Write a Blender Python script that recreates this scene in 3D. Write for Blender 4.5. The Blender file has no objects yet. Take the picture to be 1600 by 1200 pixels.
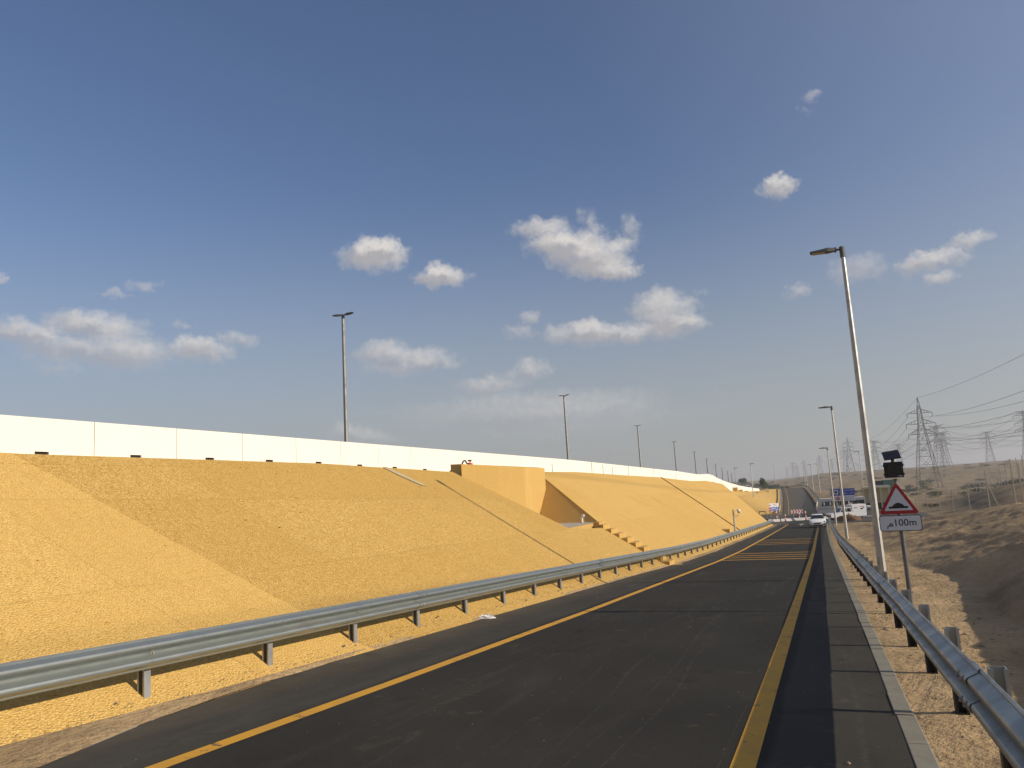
import bpy, bmesh, math, random
import numpy as np
from mathutils import Vector, Matrix
random.seed(7); rng = np.random.default_rng(7)
SC = bpy.context.scene
COL = SC.collection

# ------------------------------------------------------------------ camera
EYE = Vector((0, 0, 1.65))
ROLL, PITCH, YAW = 0.06, math.atan(174/1202), math.radians(21.5823)
F = Vector((-math.sin(YAW)*math.cos(PITCH), math.cos(YAW)*math.cos(PITCH), math.sin(PITCH)))
R0 = F.cross(Vector((0, 0, 1))).normalized(); U0 = R0.cross(F)
RR = R0*math.cos(ROLL) - U0*math.sin(ROLL); UU = U0*math.cos(ROLL) + R0*math.sin(ROLL)
cd = bpy.data.cameras.new("camera"); cam = bpy.data.objects.new("camera", cd); COL.objects.link(cam)
cam.matrix_world = Matrix(((RR.x, UU.x, -F.x, EYE.x), (RR.y, UU.y, -F.y, EYE.y), (RR.z, UU.z, -F.z, EYE.z), (0, 0, 0, 1)))
cd.sensor_width = 36; cd.lens = 1202/1600*36; cd.clip_end = 20000; cd.clip_start = .05
SC.camera = cam
SC.render.resolution_x, SC.render.resolution_y = 1024, 768

# ------------------------------------------------------------------ light
SUN_EL = math.radians(24.8); SUN_AZ = math.radians(90)      # azimuth clockwise from +Y: the sun stands over +X
sd = bpy.data.lights.new("sun", 'SUN'); sd.energy = 5.0; sd.angle = math.radians(.5); sd.color = (1, .88, .72)
so = bpy.data.objects.new("sun", sd); COL.objects.link(so)
sv = Vector((math.sin(SUN_AZ)*math.cos(SUN_EL), math.cos(SUN_AZ)*math.cos(SUN_EL), math.sin(SUN_EL)))
so.rotation_euler = sv.to_track_quat('Z', 'Y').to_euler(); so.location = (60, 0, 60)
SC.view_settings.view_transform = 'Standard'; SC.view_settings.look = 'None'
SC.view_settings.gamma = 1; SC.view_settings.use_curve_mapping = False; SC.view_settings.exposure = 0.0
SKY = dict(strength=.098, air=1.0, dust=1.2, ozone=3.0, alt=0)
SC.cycles.max_bounces = 6; SC.cycles.volume_bounces = 0

W = bpy.data.worlds.new("World"); SC.world = W; W.use_nodes = True
N = W.node_tree.nodes; L = W.node_tree.links; N.clear()
def wn(t, **k):
    n = N.new(t)
    for a, b in k.items(): setattr(n, a, b)
    return n
def wm(op, a, b=None, c=None, clamp=False):
    n = wn('ShaderNodeMath', operation=op, use_clamp=clamp)
    for i, v in enumerate((a, b, c)):
        if v is None: continue
        if isinstance(v, (int, float)): n.inputs[i].default_value = v
        else: L.new(v, n.inputs[i])
    return n.outputs[0]
sky = wn('ShaderNodeTexSky', sky_type='NISHITA', sun_disc=False, sun_elevation=SUN_EL, sun_rotation=SUN_AZ,
         air_density=SKY['air'], dust_density=SKY['dust'], ozone_density=SKY['ozone'], altitude=SKY['alt'])
bg = wn('ShaderNodeBackground'); out = wn('ShaderNodeOutputWorld')
bg.inputs['Strength'].default_value = SKY['strength']
tc = wn('ShaderNodeTexCoord'); sep = wn('ShaderNodeSeparateXYZ'); L.new(tc.outputs['Generated'], sep.inputs[0])
azd = wm('DEGREES', wm('ARCTAN2', sep.outputs[0], sep.outputs[1])); eld = wm('DEGREES', wm('ARCSINE', sep.outputs[2]))
uv = wn('ShaderNodeCombineXYZ'); L.new(azd, uv.inputs[0]); L.new(eld, uv.inputs[1])
# clouds: (azimuth, elevation, half width, half height, opacity) in degrees; every cloud is a cluster of puffs
CLOUDS = [
    (-31.50, 18.01, 2.11, 0.91, 1.00),
    (-31.96, 18.38, 1.24, 0.82, 1.00),
    (-30.76, 18.55, 1.16, 0.73, 1.00),
    (-26.48, 16.38, 1.76, 0.60, 0.95),
    (-26.66, 16.76, 0.98, 0.60, 0.95),
    (-18.63, 19.54, 1.97, 0.59, 0.80),
    (-17.48, 18.44, 1.96, 0.83, 1.00),
    (-15.81, 17.75, 2.34, 1.19, 1.00),
    (-14.43, 16.61, 2.17, 1.01, 1.00),
    (-13.05, 15.74, 1.53, 0.51, 0.90),
    (-13.13, 17.60, 1.44, 0.64, 0.70),
    (-14.71, 19.13, 0.68, 1.00, 0.50),
    (-11.81, 18.83, 0.67, 0.99, 0.50),
    (-15.47, 20.11, 0.34, 0.45, 0.35),
    (-19.56, 18.27, 0.59, 0.64, 0.40),
    (-0.90, 20.20, 1.22, 0.59, 0.90),
    (-1.12, 20.67, 0.61, 0.46, 0.80),
    (2.05, 25.54, 0.59, 0.31, 0.45),
    (1.38, 24.75, 0.34, 0.16, 0.30),
    (-10.18, 13.02, 1.77, 1.20, 0.85),
    (-9.60, 11.66, 2.22, 0.83, 0.90),
    (-8.21, 11.65, 1.15, 0.55, 0.80),
    (-8.56, 12.85, 1.15, 0.73, 0.60),
    (-14.61, 11.41, 2.62, 0.71, 0.85),
    (-15.52, 12.01, 1.44, 0.61, 0.90),
    (-12.47, 11.28, 1.60, 0.61, 0.80),
    (-17.49, 11.64, 1.45, 0.61, 0.70),
    (-6.85, 13.71, 0.46, 0.27, 0.30),
    (-19.92, 13.04, 0.58, 0.47, 0.60),
    (-20.76, 12.10, 1.07, 0.38, 0.50),
    (-23.27, 8.24, 2.11, 0.57, 0.70),
    (-20.07, 9.24, 1.25, 0.71, 0.70),
    (-21.06, 8.92, 1.20, 0.48, 0.50),
    (-31.04, 10.94, 1.89, 0.80, 0.75),
    (-28.68, 10.49, 2.29, 0.76, 0.75),
    (-27.03, 10.04, 1.44, 0.43, 0.60),
    (-30.14, 9.83, 2.60, 0.57, 0.50),
    (-51.12, 12.77, 1.86, 0.75, 0.80),
    (-49.60, 12.47, 1.91, 0.84, 0.75),
    (-53.63, 11.85, 1.41, 0.73, 0.80),
    (-55.03, 12.16, 1.20, 0.72, 0.75),
    (-51.46, 11.13, 2.94, 0.83, 0.70),
    (-48.43, 11.03, 2.72, 1.02, 0.75),
    (-44.00, 11.21, 2.00, 0.66, 0.80),
    (-44.42, 11.65, 1.24, 0.53, 0.75),
    (-41.45, 12.05, 1.21, 0.49, 0.60),
    (-45.04, 12.99, 0.66, 0.22, 0.40),
    (-52.52, 9.86, 1.43, 0.49, 0.35),
    (-49.33, 14.92, 0.81, 0.25, 0.50),
    (-47.45, 15.50, 0.80, 0.34, 0.50),
    (-55.81, 15.31, 0.34, 0.35, 0.60),
    (3.62, 13.83, 1.68, 0.85, 0.50),
    (4.25, 14.07, 0.99, 0.67, 0.40),
    (2.71, 13.12, 0.65, 0.51, 0.40),
    (-0.46, 12.99, 0.76, 0.48, 0.50),
    (7.33, 13.49, 1.19, 0.57, 0.75),
    (8.49, 13.68, 1.24, 0.57, 0.75),
    (10.42, 14.39, 1.05, 0.48, 0.75),
    (9.38, 13.38, 1.00, 0.36, 0.55),
    (8.43, 12.36, 0.84, 0.45, 0.70),
    (12.93, 13.43, 0.26, 0.19, 0.20),
    (-34.01, 5.29, 0.91, 0.65, 0.70),
    (-32.88, 4.91, 1.84, 0.56, 0.65),
    (-31.27, 4.56, 1.11, 0.33, 0.50),
    (-23.95, 4.70, 0.57, 0.38, 0.50),
    (-23.00, 4.46, 0.67, 0.24, 0.40),
    (-20.74, 6.28, 8.61, 1.14, 0.60),
    (-14.10, 5.73, 2.81, 0.75, 0.40),
    (-17.94, 5.15, 7.12, 0.95, 0.50),
    (-9.51, 5.01, 3.19, 0.65, 0.20),
    (0.93, 4.75, 1.22, 0.22, 0.15),
    (-2.48, 6.22, 0.85, 0.36, 0.15),
    (-29.33, 6.26, 5.64, 0.75, 0.15),
    (-6.64, 6.53, 0.36, 0.46, 0.15),
    (-16.59, 7.34, 0.67, 0.33, 0.20),
]
# wobble the angular coordinate so that puffs get ragged edges
nz = wn('ShaderNodeTexNoise'); nz.inputs['Scale'].default_value = .9; nz.inputs['Detail'].default_value = 7; nz.inputs['Roughness'].default_value = .62
L.new(uv.outputs[0], nz.inputs['Vector'])
wob = wn('ShaderNodeVectorMath', operation='SUBTRACT'); L.new(nz.outputs['Color'], wob.inputs[0]); wob.inputs[1].default_value = (.5, .5, .5)
wob2 = wn('ShaderNodeVectorMath', operation='MULTIPLY'); L.new(wob.outputs[0], wob2.inputs[0]); wob2.inputs[1].default_value = (2.6, 1.7, 0)
uvw = wn('ShaderNodeVectorMath', operation='ADD'); L.new(uv.outputs[0], uvw.inputs[0]); L.new(wob2.outputs[0], uvw.inputs[1])
acc = None; lit = None
for az, el, a, b, s in CLOUDS:
    mp = wn('ShaderNodeMapping', vector_type='POINT')
    k = 1.48
    mp.inputs['Scale'].default_value = (1/(a*k), 1/(b*k), 0); mp.inputs['Location'].default_value = (-az/(a*k), -el/(b*k), 0)
    L.new(uvw.outputs[0], mp.inputs['Vector'])
    ln = wn('ShaderNodeVectorMath', operation='DOT_PRODUCT'); L.new(mp.outputs[0], ln.inputs[0]); L.new(mp.outputs[0], ln.inputs[1])
    fo = wm('MULTIPLY_ADD', ln.outputs['Value'], -s, s)        # s*(1-r^2)
    acc = fo if acc is None else wm('MAXIMUM', acc, fo)
    if s > .3:
        # where a puff is on its sunny upper right side
        dt = wn('ShaderNodeVectorMath', operation='DOT_PRODUCT'); L.new(mp.outputs[0], dt.inputs[0]); dt.inputs[1].default_value = (.35, .75, 0)
        lf = wm('MULTIPLY', wm('MAXIMUM', fo, 0), dt.outputs['Value'])
        lit = lf if lit is None else wm('ADD', lit, lf)
n2 = wn('ShaderNodeTexNoise'); n2.inputs['Scale'].default_value = 1.6; n2.inputs['Detail'].default_value = 6; n2.inputs['Roughness'].default_value = .6
L.new(uv.outputs[0], n2.inputs['Vector'])
n2o = wm('SUBTRACT', n2.outputs['Fac'], .5)
dens = wm('ADD', acc, wm('MULTIPLY', n2o, .5))
al = wn('ShaderNodeMapRange', interpolation_type='SMOOTHSTEP'); L.new(dens, al.inputs[0])
al.inputs[1].default_value = .0; al.inputs[2].default_value = 1.02; al.inputs[3].default_value = 0; al.inputs[4].default_value = 1
alpha = wm('MULTIPLY', al.outputs[0], 1.0)
sh = wm('ADD', wm('MULTIPLY', lit, 1.9), wm('MULTIPLY', n2o, .55))
shm = wn('ShaderNodeMapRange'); L.new(sh, shm.inputs[0]); shm.inputs[1].default_value = -.5; shm.inputs[2].default_value = .6
cr = wn('ShaderNodeMix', data_type='RGBA'); L.new(shm.outputs[0], cr.inputs[0])
CL = 1/SKY['strength']
cr.inputs[6].default_value = (.42*CL, .41*CL, .43*CL, 1); cr.inputs[7].default_value = (.72*CL, .69*CL, .66*CL, 1)
# dusty air dulls the clouds near the horizon
hz = wn('ShaderNodeMapRange', interpolation_type='SMOOTHSTEP'); L.new(eld, hz.inputs[0]); hz.inputs[1].default_value = 0; hz.inputs[2].default_value = 16
hz.inputs[3].default_value = .62; hz.inputs[4].default_value = 1
alpha2 = wm('MULTIPLY', alpha, hz.outputs[0])
# the dusty grey of the desert air low over the horizon, the same all the way round
du = wn('ShaderNodeMapRange', interpolation_type='SMOOTHERSTEP'); L.new(eld, du.inputs[0]); du.inputs[1].default_value = -4; du.inputs[2].default_value = 26
du.inputs[3].default_value = .80; du.inputs[4].default_value = 0
dm = wn('ShaderNodeMix', data_type='RGBA'); L.new(du.outputs[0], dm.inputs[0])
tn = wn('ShaderNodeVectorMath', operation='MULTIPLY'); L.new(sky.outputs[0], tn.inputs[0]); tn.inputs[1].default_value = (.98, .972, 1.07); L.new(tn.outputs[0], dm.inputs[6])
dm.inputs[7].default_value = (.40*CL, .41*CL, .40*CL, 1)
# dust brightens the air smoothly towards the sun
sdot = wn('ShaderNodeVectorMath', operation='DOT_PRODUCT'); L.new(tc.outputs['Generated'], sdot.inputs[0]); sdot.inputs[1].default_value = tuple(sv)
af = wm('MULTIPLY', wm('POWER', wm('MAXIMUM', sdot.outputs['Value'], 0), 1.15), .42)
am = wn('ShaderNodeMix', data_type='RGBA'); L.new(af, am.inputs[0]); L.new(dm.outputs[2], am.inputs[6]); am.inputs[7].default_value = (.54*CL, .58*CL, .67*CL, 1)
mx = wn('ShaderNodeMix', data_type='RGBA'); L.new(alpha2, mx.inputs[0]); L.new(am.outputs[2], mx.inputs[6]); L.new(cr.outputs[2], mx.inputs[7])
L.new(mx.outputs[2], bg.inputs['Color']); L.new(bg.outputs[0], out.inputs['Surface'])

# ------------------------------------------------------------------ materials
def mat(name):
    m = bpy.data.materials.new(name); m.use_nodes = True
    return m, m.node_tree.nodes, m.node_tree.links, m.node_tree.nodes['Principled BSDF']
class NT:
    """small helper for building a procedural material"""
    def __init__(s, name, rough=.8, metal=0., spec=.5):
        s.m, s.n, s.l, s.b = mat(name); s.b.inputs['Roughness'].default_value = rough; s.b.inputs['Metallic'].default_value = metal
        s.b.inputs['Specular IOR Level'].default_value = spec
        s.tc = s.n.new('ShaderNodeTexCoord'); s.h = None
        g = s.n.new('ShaderNodeNewGeometry'); s.pos = g.outputs['Position']
    def noise(s, scale, detail=4, rough=.55, vec=None, stretch=None, dist=0):
        v = vec or s.pos
        if stretch:
            mp = s.n.new('ShaderNodeMapping'); mp.inputs['Scale'].default_value = stretch; s.l.new(v, mp.inputs[0]); v = mp.outputs[0]
        t = s.n.new('ShaderNodeTexNoise'); t.inputs['Scale'].default_value = scale; t.inputs['Detail'].default_value = detail
        t.inputs['Roughness'].default_value = rough; t.inputs['Distortion'].default_value = dist; s.l.new(v, t.inputs['Vector']); return t.outputs['Fac']
    def vor(s, scale, feat='F1', out='Distance', vec=None, rnd=1):
        t = s.n.new('ShaderNodeTexVoronoi'); t.feature = feat; t.inputs['Scale'].default_value = scale; t.inputs['Randomness'].default_value = rnd
        s.l.new(vec or s.pos, t.inputs['Vector']); return t.outputs[out]
    def math(s, op, a, b=None, clamp=False):
        n = s.n.new('ShaderNodeMath'); n.operation = op; n.use_clamp = clamp
        for i, v in enumerate((a, b)):
            if v is None: continue
            if isinstance(v, (int, float)): n.inputs[i].default_value = v
            else: s.l.new(v, n.inputs[i])
        return n.outputs[0]
    def rng(s, v, a, b, c=0, d=1):
        n = s.n.new('ShaderNodeMapRange'); s.l.new(v, n.inputs[0])
        for i, x in enumerate((a, b, c, d)): n.inputs[i+1].default_value = x
        return n.outputs[0]
    def mix(s, f, a, b, mode='MIX'):
        n = s.n.new('ShaderNodeMix'); n.data_type = 'RGBA'; n.blend_type = mode
        if isinstance(f, (int, float)): n.inputs[0].default_value = f
        else: s.l.new(f, n.inputs[0])
        for i, v in ((6, a), (7, b)):
            if isinstance(v, tuple): n.inputs[i].default_value = (*v, 1) if len(v) == 3 else v
            else: s.l.new(v, n.inputs[i])
        return n.outputs[2]
    def color(s, c):
        if isinstance(c, tuple): s.b.inputs['Base Color'].default_value = (*c, 1)
        else: s.l.new(c, s.b.inputs['Base Color'])
    def rough(s, c): s.l.new(c, s.b.inputs['Roughness'])
    def bump(s, h, dist, strength=1):
        b = s.n.new('ShaderNodeBump'); b.inputs['Distance'].default_value = dist; b.inputs['Strength'].default_value = strength
        s.l.new(h, b.inputs['Height'])
        if s.h: s.l.new(s.h, b.inputs['Normal'])
        s.h = b.outputs[0]; s.l.new(s.h, s.b.inputs['Normal'])
    def sepz(s, vec):
        n = s.n.new('ShaderNodeSeparateXYZ'); s.l.new(vec, n.inputs[0]); return n.outputs
M = {}
# yellow bound gravel of the embankment
def gravel(name, base, dark, light):
    g = NT(name, .95, spec=.2)
    v = g.vor(38, vec=None); vc = g.vor(38, out='Color'); sx = g.sepz(vc)
    v2 = g.vor(60)
    c = g.mix(g.rng(sx[0], 0, 1), dark, light)
    c = g.mix(.30, c, base)
    c = g.mix(g.rng(v, .50, .80, 0, .6), c, tuple(x*.75 for x in dark))  # shade painted into the gaps between the pebbles
    fine = g.noise(90, 3)
    c = g.mix(g.rng(fine, .3, .7, .25, 0), c, dark)
    big = g.noise(.35, 4)
    c = g.mix(g.rng(big, .3, .7, .20, 0), c, tuple(x*.78 for x in base))
    # casting bays: each bay of the lining was laid on another day
    sc = g.n.new('ShaderNodeMapping'); sc.inputs['Scale'].default_value = (.50, .21, 0); sc.inputs['Rotation'].default_value = (0, 0, -.10)
    wp = g.n.new('ShaderNodeVectorMath'); wp.operation = 'ADD'; g.l.new(g.pos, wp.inputs[0])
    wv = g.n.new('ShaderNodeTexNoise'); wv.inputs['Scale'].default_value = .5; g.l.new(g.pos, wv.inputs['Vector'])
    ws = g.n.new('ShaderNodeVectorMath'); ws.operation = 'SCALE'; ws.inputs['Scale'].default_value = .16; g.l.new(wv.outputs['Color'], ws.inputs[0]); g.l.new(ws.outputs[0], wp.inputs[1])
    g.l.new(wp.outputs[0], sc.inputs[0])
    fl = g.n.new('ShaderNodeVectorMath'); fl.operation = 'FLOOR'; g.l.new(sc.outputs[0], fl.inputs[0])
    wnz = g.n.new('ShaderNodeTexWhiteNoise'); wnz.noise_dimensions = '2D'; g.l.new(fl.outputs[0], wnz.inputs['Vector'])
    c = g.mix(g.rng(wnz.outputs['Value'], 0, 1, 0, .42), c, tuple(x*y for x, y in zip(base, (.72, .70, .62))))
    # paler colour on the bay nearest the camera and beyond the notch
    ps = g.sepz(g.pos); ln_ = g.math('SUBTRACT', ps[1], g.math('ADD', g.math('MULTIPLY', g.math('ADD', ps[0], 11.66), .40), 8.28))
    ed = g.math('ADD', ln_, g.math('MULTIPLY', g.math('SUBTRACT', g.noise(2.5, 3), .5), .12))
    c = g.mix(g.math('MULTIPLY', g.math('MAXIMUM', g.math('LESS_THAN', ed, 0), g.rng(ps[1], 33.9, 34.3, 0, .75)), .34), c, tuple(min(1, x*y) for x, y in zip(base, (1.28, 1.36, 1.62))))
    bro = g.noise(.8, 5, .65, stretch=(.5, 1, 1))
    c = g.mix(g.rng(bro, .52, .75, 0, .25), c, tuple(x*y for x, y in zip(base, (.66, .62, .60))))
    # thin casting joints between bays
    fr = g.n.new('ShaderNodeVectorMath'); fr.operation = 'FRACTION'; g.l.new(sc.outputs[0], fr.inputs[0]); fs = g.sepz(fr.outputs[0])
    jx = g.math('LESS_THAN', fs[0], .012); jy = g.math('LESS_THAN', fs[1], .006)
    j = g.math('MAXIMUM', jx, jy)
    c = g.mix(g.math('MULTIPLY', j, .16), c, tuple(x*.5 for x in base))
    g.color(c)
    g.bump(g.math('SUBTRACT', g.rng(v, 0, .7, 1, 0), g.math('MULTIPLY', j, .4)), .018, .7); g.bump(g.rng(v2, 0, .8, 1, 0), .007, .45)
    return g.m
M['gravel'] = gravel('yellow_gravel', (.605, .372, .098), (.35, .195, .042), (.86, .62, .23))
M['render'] = gravel('yellow_render', (.60, .385, .12), (.50, .31, .085), (.70, .47, .17))
# asphalt
def asphalt(name, base, worn=.5):
    a = NT(name, .9, spec=.06)
    n1 = a.noise(.45, 5, .6); n2 = a.noise(170, 2); n3 = a.noise(1.2, 6, .65, stretch=(1.2, .16, 1), dist=.6)
    sp = a.vor(130)
    c = a.mix(a.rng(n1, .3, .7), tuple(x*.68 for x in base), tuple(x*1.34 for x in base))
    c = a.mix(a.rng(n3, .55, .78, 0, 1.0*worn), c, tuple(x*2.3 for x in base))        # dusty wheel drags
    c = a.mix(a.rng(n3, .22, .40, .35, 0), c, tuple(x*.55 for x in base))
    c = a.mix(a.rng(n2, .35, .68, 0, .45), c, tuple(x*2.1 for x in base))
    c = a.mix(a.math('LESS_THAN', sp, .06), c, (.20, .18, .15))
    # the shoulders outside the yellow lines are older, dustier and paler
    ax = a.sepz(a.pos)[0]; wob_ = a.math('ADD', ax, a.math('MULTIPLY', a.math('SUBTRACT', a.noise(.8, 4), .5), .12))
    shd = a.math('MAXIMUM', a.rng(wob_, -.62, -.56), a.rng(wob_, -5.0, -5.08))
    c = a.mix(a.math('MULTIPLY', shd, .8), c, a.mix(1.0, c, (1.75, 1.72, 1.68), 'MULTIPLY'))
    edge = a.rng(wob_, -5.7, -6.5); c = a.mix(a.math('MULTIPLY', edge, a.rng(a.noise(1.6, 5, .65), .3, .65, .25, .95)), c, (.125, .105, .078))
    oil = a.noise(.9, 5, .62); c = a.mix(a.rng(oil, .60, .72, 0, .5), c, (.014, .013, .012))
    # wandering pale tyre tracks
    pz = a.n.new('ShaderNodeMapping'); pz.inputs['Rotation'].default_value = (0, 0, .33); pz.inputs['Scale'].default_value = (1, .05, 1); a.l.new(a.pos, pz.inputs[0])
    tr = a.noise(1.4, 1, .4, vec=pz.outputs[0]); tm = a.math('ABSOLUTE', a.math('SUBTRACT', tr, .5))
    brk = a.noise(9, 4, .7)
    c = a.mix(a.math('MULTIPLY', a.rng(tm, 0, .008, .30, 0), a.rng(brk, .42, .6, 0, 1)), c, (.12, .11, .09))
    # blown sand
    sand = a.noise(2.3, 6, .7)
    c = a.mix(a.rng(sand, .62, .82, 0, .5), c, (.23, .17, .11))
    a.color(c); a.rough(a.rng(n1, .3, .7, .78, .92))
    a.bump(n2, .004, .7); a.bump(sp, .003, .5)
    return a.m
M['asphalt'] = asphalt('asphalt', (.031, .0295, .0255))
M['asphalt_far'] = asphalt('far_asphalt', (.045, .043, .039))
# road paint
def paint(name, base, wear, under=(.06, .055, .05)):
    p = NT(name, .75, spec=.3)
    n = p.noise(7, 6, .7); n2 = p.noise(60, 3); n3 = p.noise(1.1, 3)
    c = p.mix(p.rng(n2, .3, .7, 0, .35), base, tuple(x*.7 for x in base))
    w = p.math('ADD', p.math('MULTIPLY', p.math('SUBTRACT', n3, .5), .35), n)
    c = p.mix(p.rng(w, wear, wear+.06, 0, .85), c, under)
    c = p.mix(p.rng(p.noise(3, 5), .45, .75, 0, .35), c, (.30, .19, .08))
    p.color(c); p.bump(n2, .002, .4); return p.m
M['yellow'] = paint('yellow_road_paint', (.66, .34, .035), .60)
M['yellow_far'] = paint('worn_yellow_road_paint', (.42, .25, .07), .60)
M['white_mark'] = paint('worn_white_road_paint', (.5, .47, .42), .56)
# galvanised steel
def galv(name, base=(.46, .48, .49), rough=.42, metal=.85, spang=14, bitumen=None):
    g = NT(name, rough, metal)
    v = g.vor(spang, out='Color'); sx = g.sepz(v)
    n = g.noise(3, 5, .6); s = g.noise(5, 4, .6, stretch=(1, .12, 2.4))
    c = g.mix(g.rng(sx[0], 0, 1, 0, .22), base, tuple(x*1.25 for x in base))
    c = g.mix(g.rng(n, .42, .7, 0, .45), c, tuple(x*.66 for x in base))
    c = g.mix(g.rng(s, .55, .75, 0, .4), c, (.36, .32, .26))
    r = g.rng(n, .3, .7, rough-.07, rough+.2)
    if bitumen:
        z = g.sepz(g.tc.outputs['Object'])[2]
        e = g.math('ADD', z, g.math('MULTIPLY', g.noise(30, 3), .05))
        k = g.math('LESS_THAN', e, bitumen)
        c = g.mix(k, c, (.012, .011, .010)); mm = g.math('MULTIPLY', g.math('SUBTRACT', 1, k), metal); g.l.new(mm, g.b.inputs['Metallic'])
        g.rough(g.mix(k, r, .7) if False else r)
    g.color(c); g.rough(r); g.bump(n, .004, .25); return g.m
M['galv'] = galv('galvanised_steel', (.34, .37, .355), .38, .7)
M['galv_post'] = galv('galvanised_post', (.42, .43, .43), .5, .8, bitumen=None)
M['galv_post_bit'] = galv('galvanised_post_with_black_foot', (.42, .42, .40), .5, .75, bitumen=.30)
M['pole_dark'] = galv('weathered_pole', (.29, .29, .28), .55, .5, 25)  # darker copy of the pole steel, side-lit grey painted into its colour
M['pole'] = galv('galvanised_pole', (.46, .455, .42), .5, .55, 25)
M['pylon'] = galv('weathered_lattice_steel', (.06, .06, .058), .65, .3, 3)
def plain(name, base, rough=.6, metal=0, nscale=6, amt=.25, spec=.5, bump=0):
    p = NT(name, rough, metal, spec); n = p.noise(nscale, 5, .6)
    p.color(p.mix(p.rng(n, .35, .7, 0, amt), base, tuple(x*.6 for x in base)))
    if bump: p.bump(n, bump)
    return p.m
M['wall'] = plain('white_painted_concrete', (.74, .715, .65), .85, 0, .8, .10, .3)
M['kerb'] = plain('kerb_concrete', (.245, .23, .185), .95, 0, 5, .45, .2, .006)
M['concrete'] = plain('pale_concrete', (.42, .38, .32), .95, 0, 3, .4, .2, .004)
M['grout'] = plain('spilled_grout', (.46, .38, .23), .95, 0, 9, .5, .2)
M['dark'] = plain('dark_recess', (.012, .012, .012), .8)  # near-black colour, painted shade for drain holes and foot slots
M['black'] = plain('black_plastic', (.012, .012, .013), .45)
M['lens'] = plain('smoked_lens', (.010, .010, .012), .2)
M['solar'] = plain('solar_cells', (.012, .012, .02), .25, 0, 30, .5)
M['sign_white'] = plain('sign_white', (.70, .72, .74), .55, 0, 3, .06)
M['sign_red'] = plain('sign_red', (.42, .012, .02), .45, 0, 3, .1)
M['sign_blue'] = plain('sign_blue', (.02, .06, .40), .45, 0, 3, .1)
M['sign_black'] = plain('sign_black', (.01, .01, .012), .5)
M['signpost'] = galv('dark_steel_tube', (.16, .16, .165), .45, .6, 20)
M['led'] = plain('lamp_housing', (.10, .10, .095), .5, .3)
M['glassled'] = plain('lamp_glass', (.38, .34, .24), .3)
M['white_paint'] = plain('white_car_paint', (.80, .80, .80), .28, 0, 1, .04)
M['grey_paint'] = plain('grey_car_paint', (.36, .36, .38), .4, 0, 1, .1)
M['glass'] = plain('tinted_glass', (.015, .018, .02), .08, 0, 1, .05)
M['tyre'] = plain('rubber', (.018, .018, .018), .9)
M['rim'] = plain('alloy', (.4, .4, .4), .35, .8)
M['headlamp'] = plain('headlamp_glass', (.55, .56, .58), .15)
M['orange'] = plain('orange_indicator', (.5, .12, .02), .4)
M['cream'] = plain('cream_paint', (.60, .52, .33), .7, 0, 2, .15)
M['roofgrey'] = plain('grey_sheet_roof', (.30, .32, .33), .6, .2, 2, .2)
M['green'] = plain('green_sheet', (.05, .16, .12), .6, 0, 2, .2)
M['red'] = plain('red_plastic', (.55, .035, .03), .5, 0, 3, .1)
M['cone_white'] = plain('white_plastic', (.72, .70, .66), .6, 0, 3, .12)
M['rubble'] = plain('dug_earth', (.17, .10, .055), 1, 0, 3, .5, .1, .05)
M['paper'] = plain('crumpled_paper', (.75, .74, .72), .8)
M['wire'] = plain('aluminium_cable', (.14, .14, .15), .6, .3)
M['insul'] = plain('brown_insulator', (.10, .05, .04), .35)
M['fencepost'] = plain('fence_post_steel', (.30, .28, .25), .6, .3)
M['bark'] = plain('bark', (.10, .07, .045), 1, 0, 8, .5)
def leaf(name, a, b):
    p = NT(name, .8, spec=.2); oi = p.n.new('ShaderNodeNewGeometry'); r = oi.outputs['Random Per Island']
    p.color(p.mix(r, a, b)); return p.m
M['leaf_shrub'] = leaf('dusty_shrub_leaves', (.035, .042, .018), (.09, .09, .042))
M['leaf_dry'] = leaf('dry_twigs', (.12, .085, .045), (.24, .18, .10))
M['leaf_tree'] = leaf('tree_leaves', (.03, .05, .015), (.085, .115, .035))
# desert sand
def sandmat():
    s = NT('desert_sand', .95, spec=.12)
    big = s.noise(.045, 7, .66); mid = s.noise(.6, 6, .65); fine = s.noise(11, 5, .65); grit = s.noise(75, 3, .6)
    streak = s.noise(1.0, 7, .7, stretch=(.55, .16, 1.2), dist=.9); scr = s.noise(.16, 8, .72, stretch=(.6, 1, 1))
    c = s.mix(s.rng(mid, .3, .7), (.42, .285, .145), (.61, .435, .24))
    c = s.mix(s.rng(big, .42, .62, 0, .6), c, (.30, .225, .135))
    c = s.mix(s.rng(scr, .50, .66, 0, .6), c, (.20, .155, .095))
    c = s.mix(s.rng(streak, .50, .66, 0, .6), c, (.20, .15, .09))
    c = s.mix(s.rng(fine, .52, .72, 0, .55), c, (.22, .155, .085))
    c = s.mix(s.rng(grit, .6, .75, 0, .4), c, (.19, .14, .085))
    # away from the road the ground is stony, brown and scrubby
    py = s.sepz(s.pos); far = s.rng(py[1], 45, 110); sp2 = s.noise(.30, 8, .75, stretch=(.5, 1, 1)); dots = s.vor(.17)
    c = s.mix(s.math('MULTIPLY', far, .78), c, (.225, .17, .10))
    c = s.mix(s.math('MULTIPLY', far, s.rng(sp2, .48, .58, 0, .7)), c, (.12, .095, .055))
    c = s.mix(s.math('MULTIPLY', far, s.rng(dots, .26, .17, 0, .85)), c, (.09, .08, .045))
    s.color(c)
    s.bump(streak, .18, .7); s.bump(mid, .22, .6); s.bump(fine, .06, 1.0); s.bump(grit, .008, .8); return s.m
M['sand'] = sandmat()
M['stone'] = plain('field_stone', (.30, .22, .15), .95, 0, 12, .4, .2, .004)
M['graystone'] = plain('grey_chipping', (.16, .15, .14), .95, 0, 12, .4)

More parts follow.
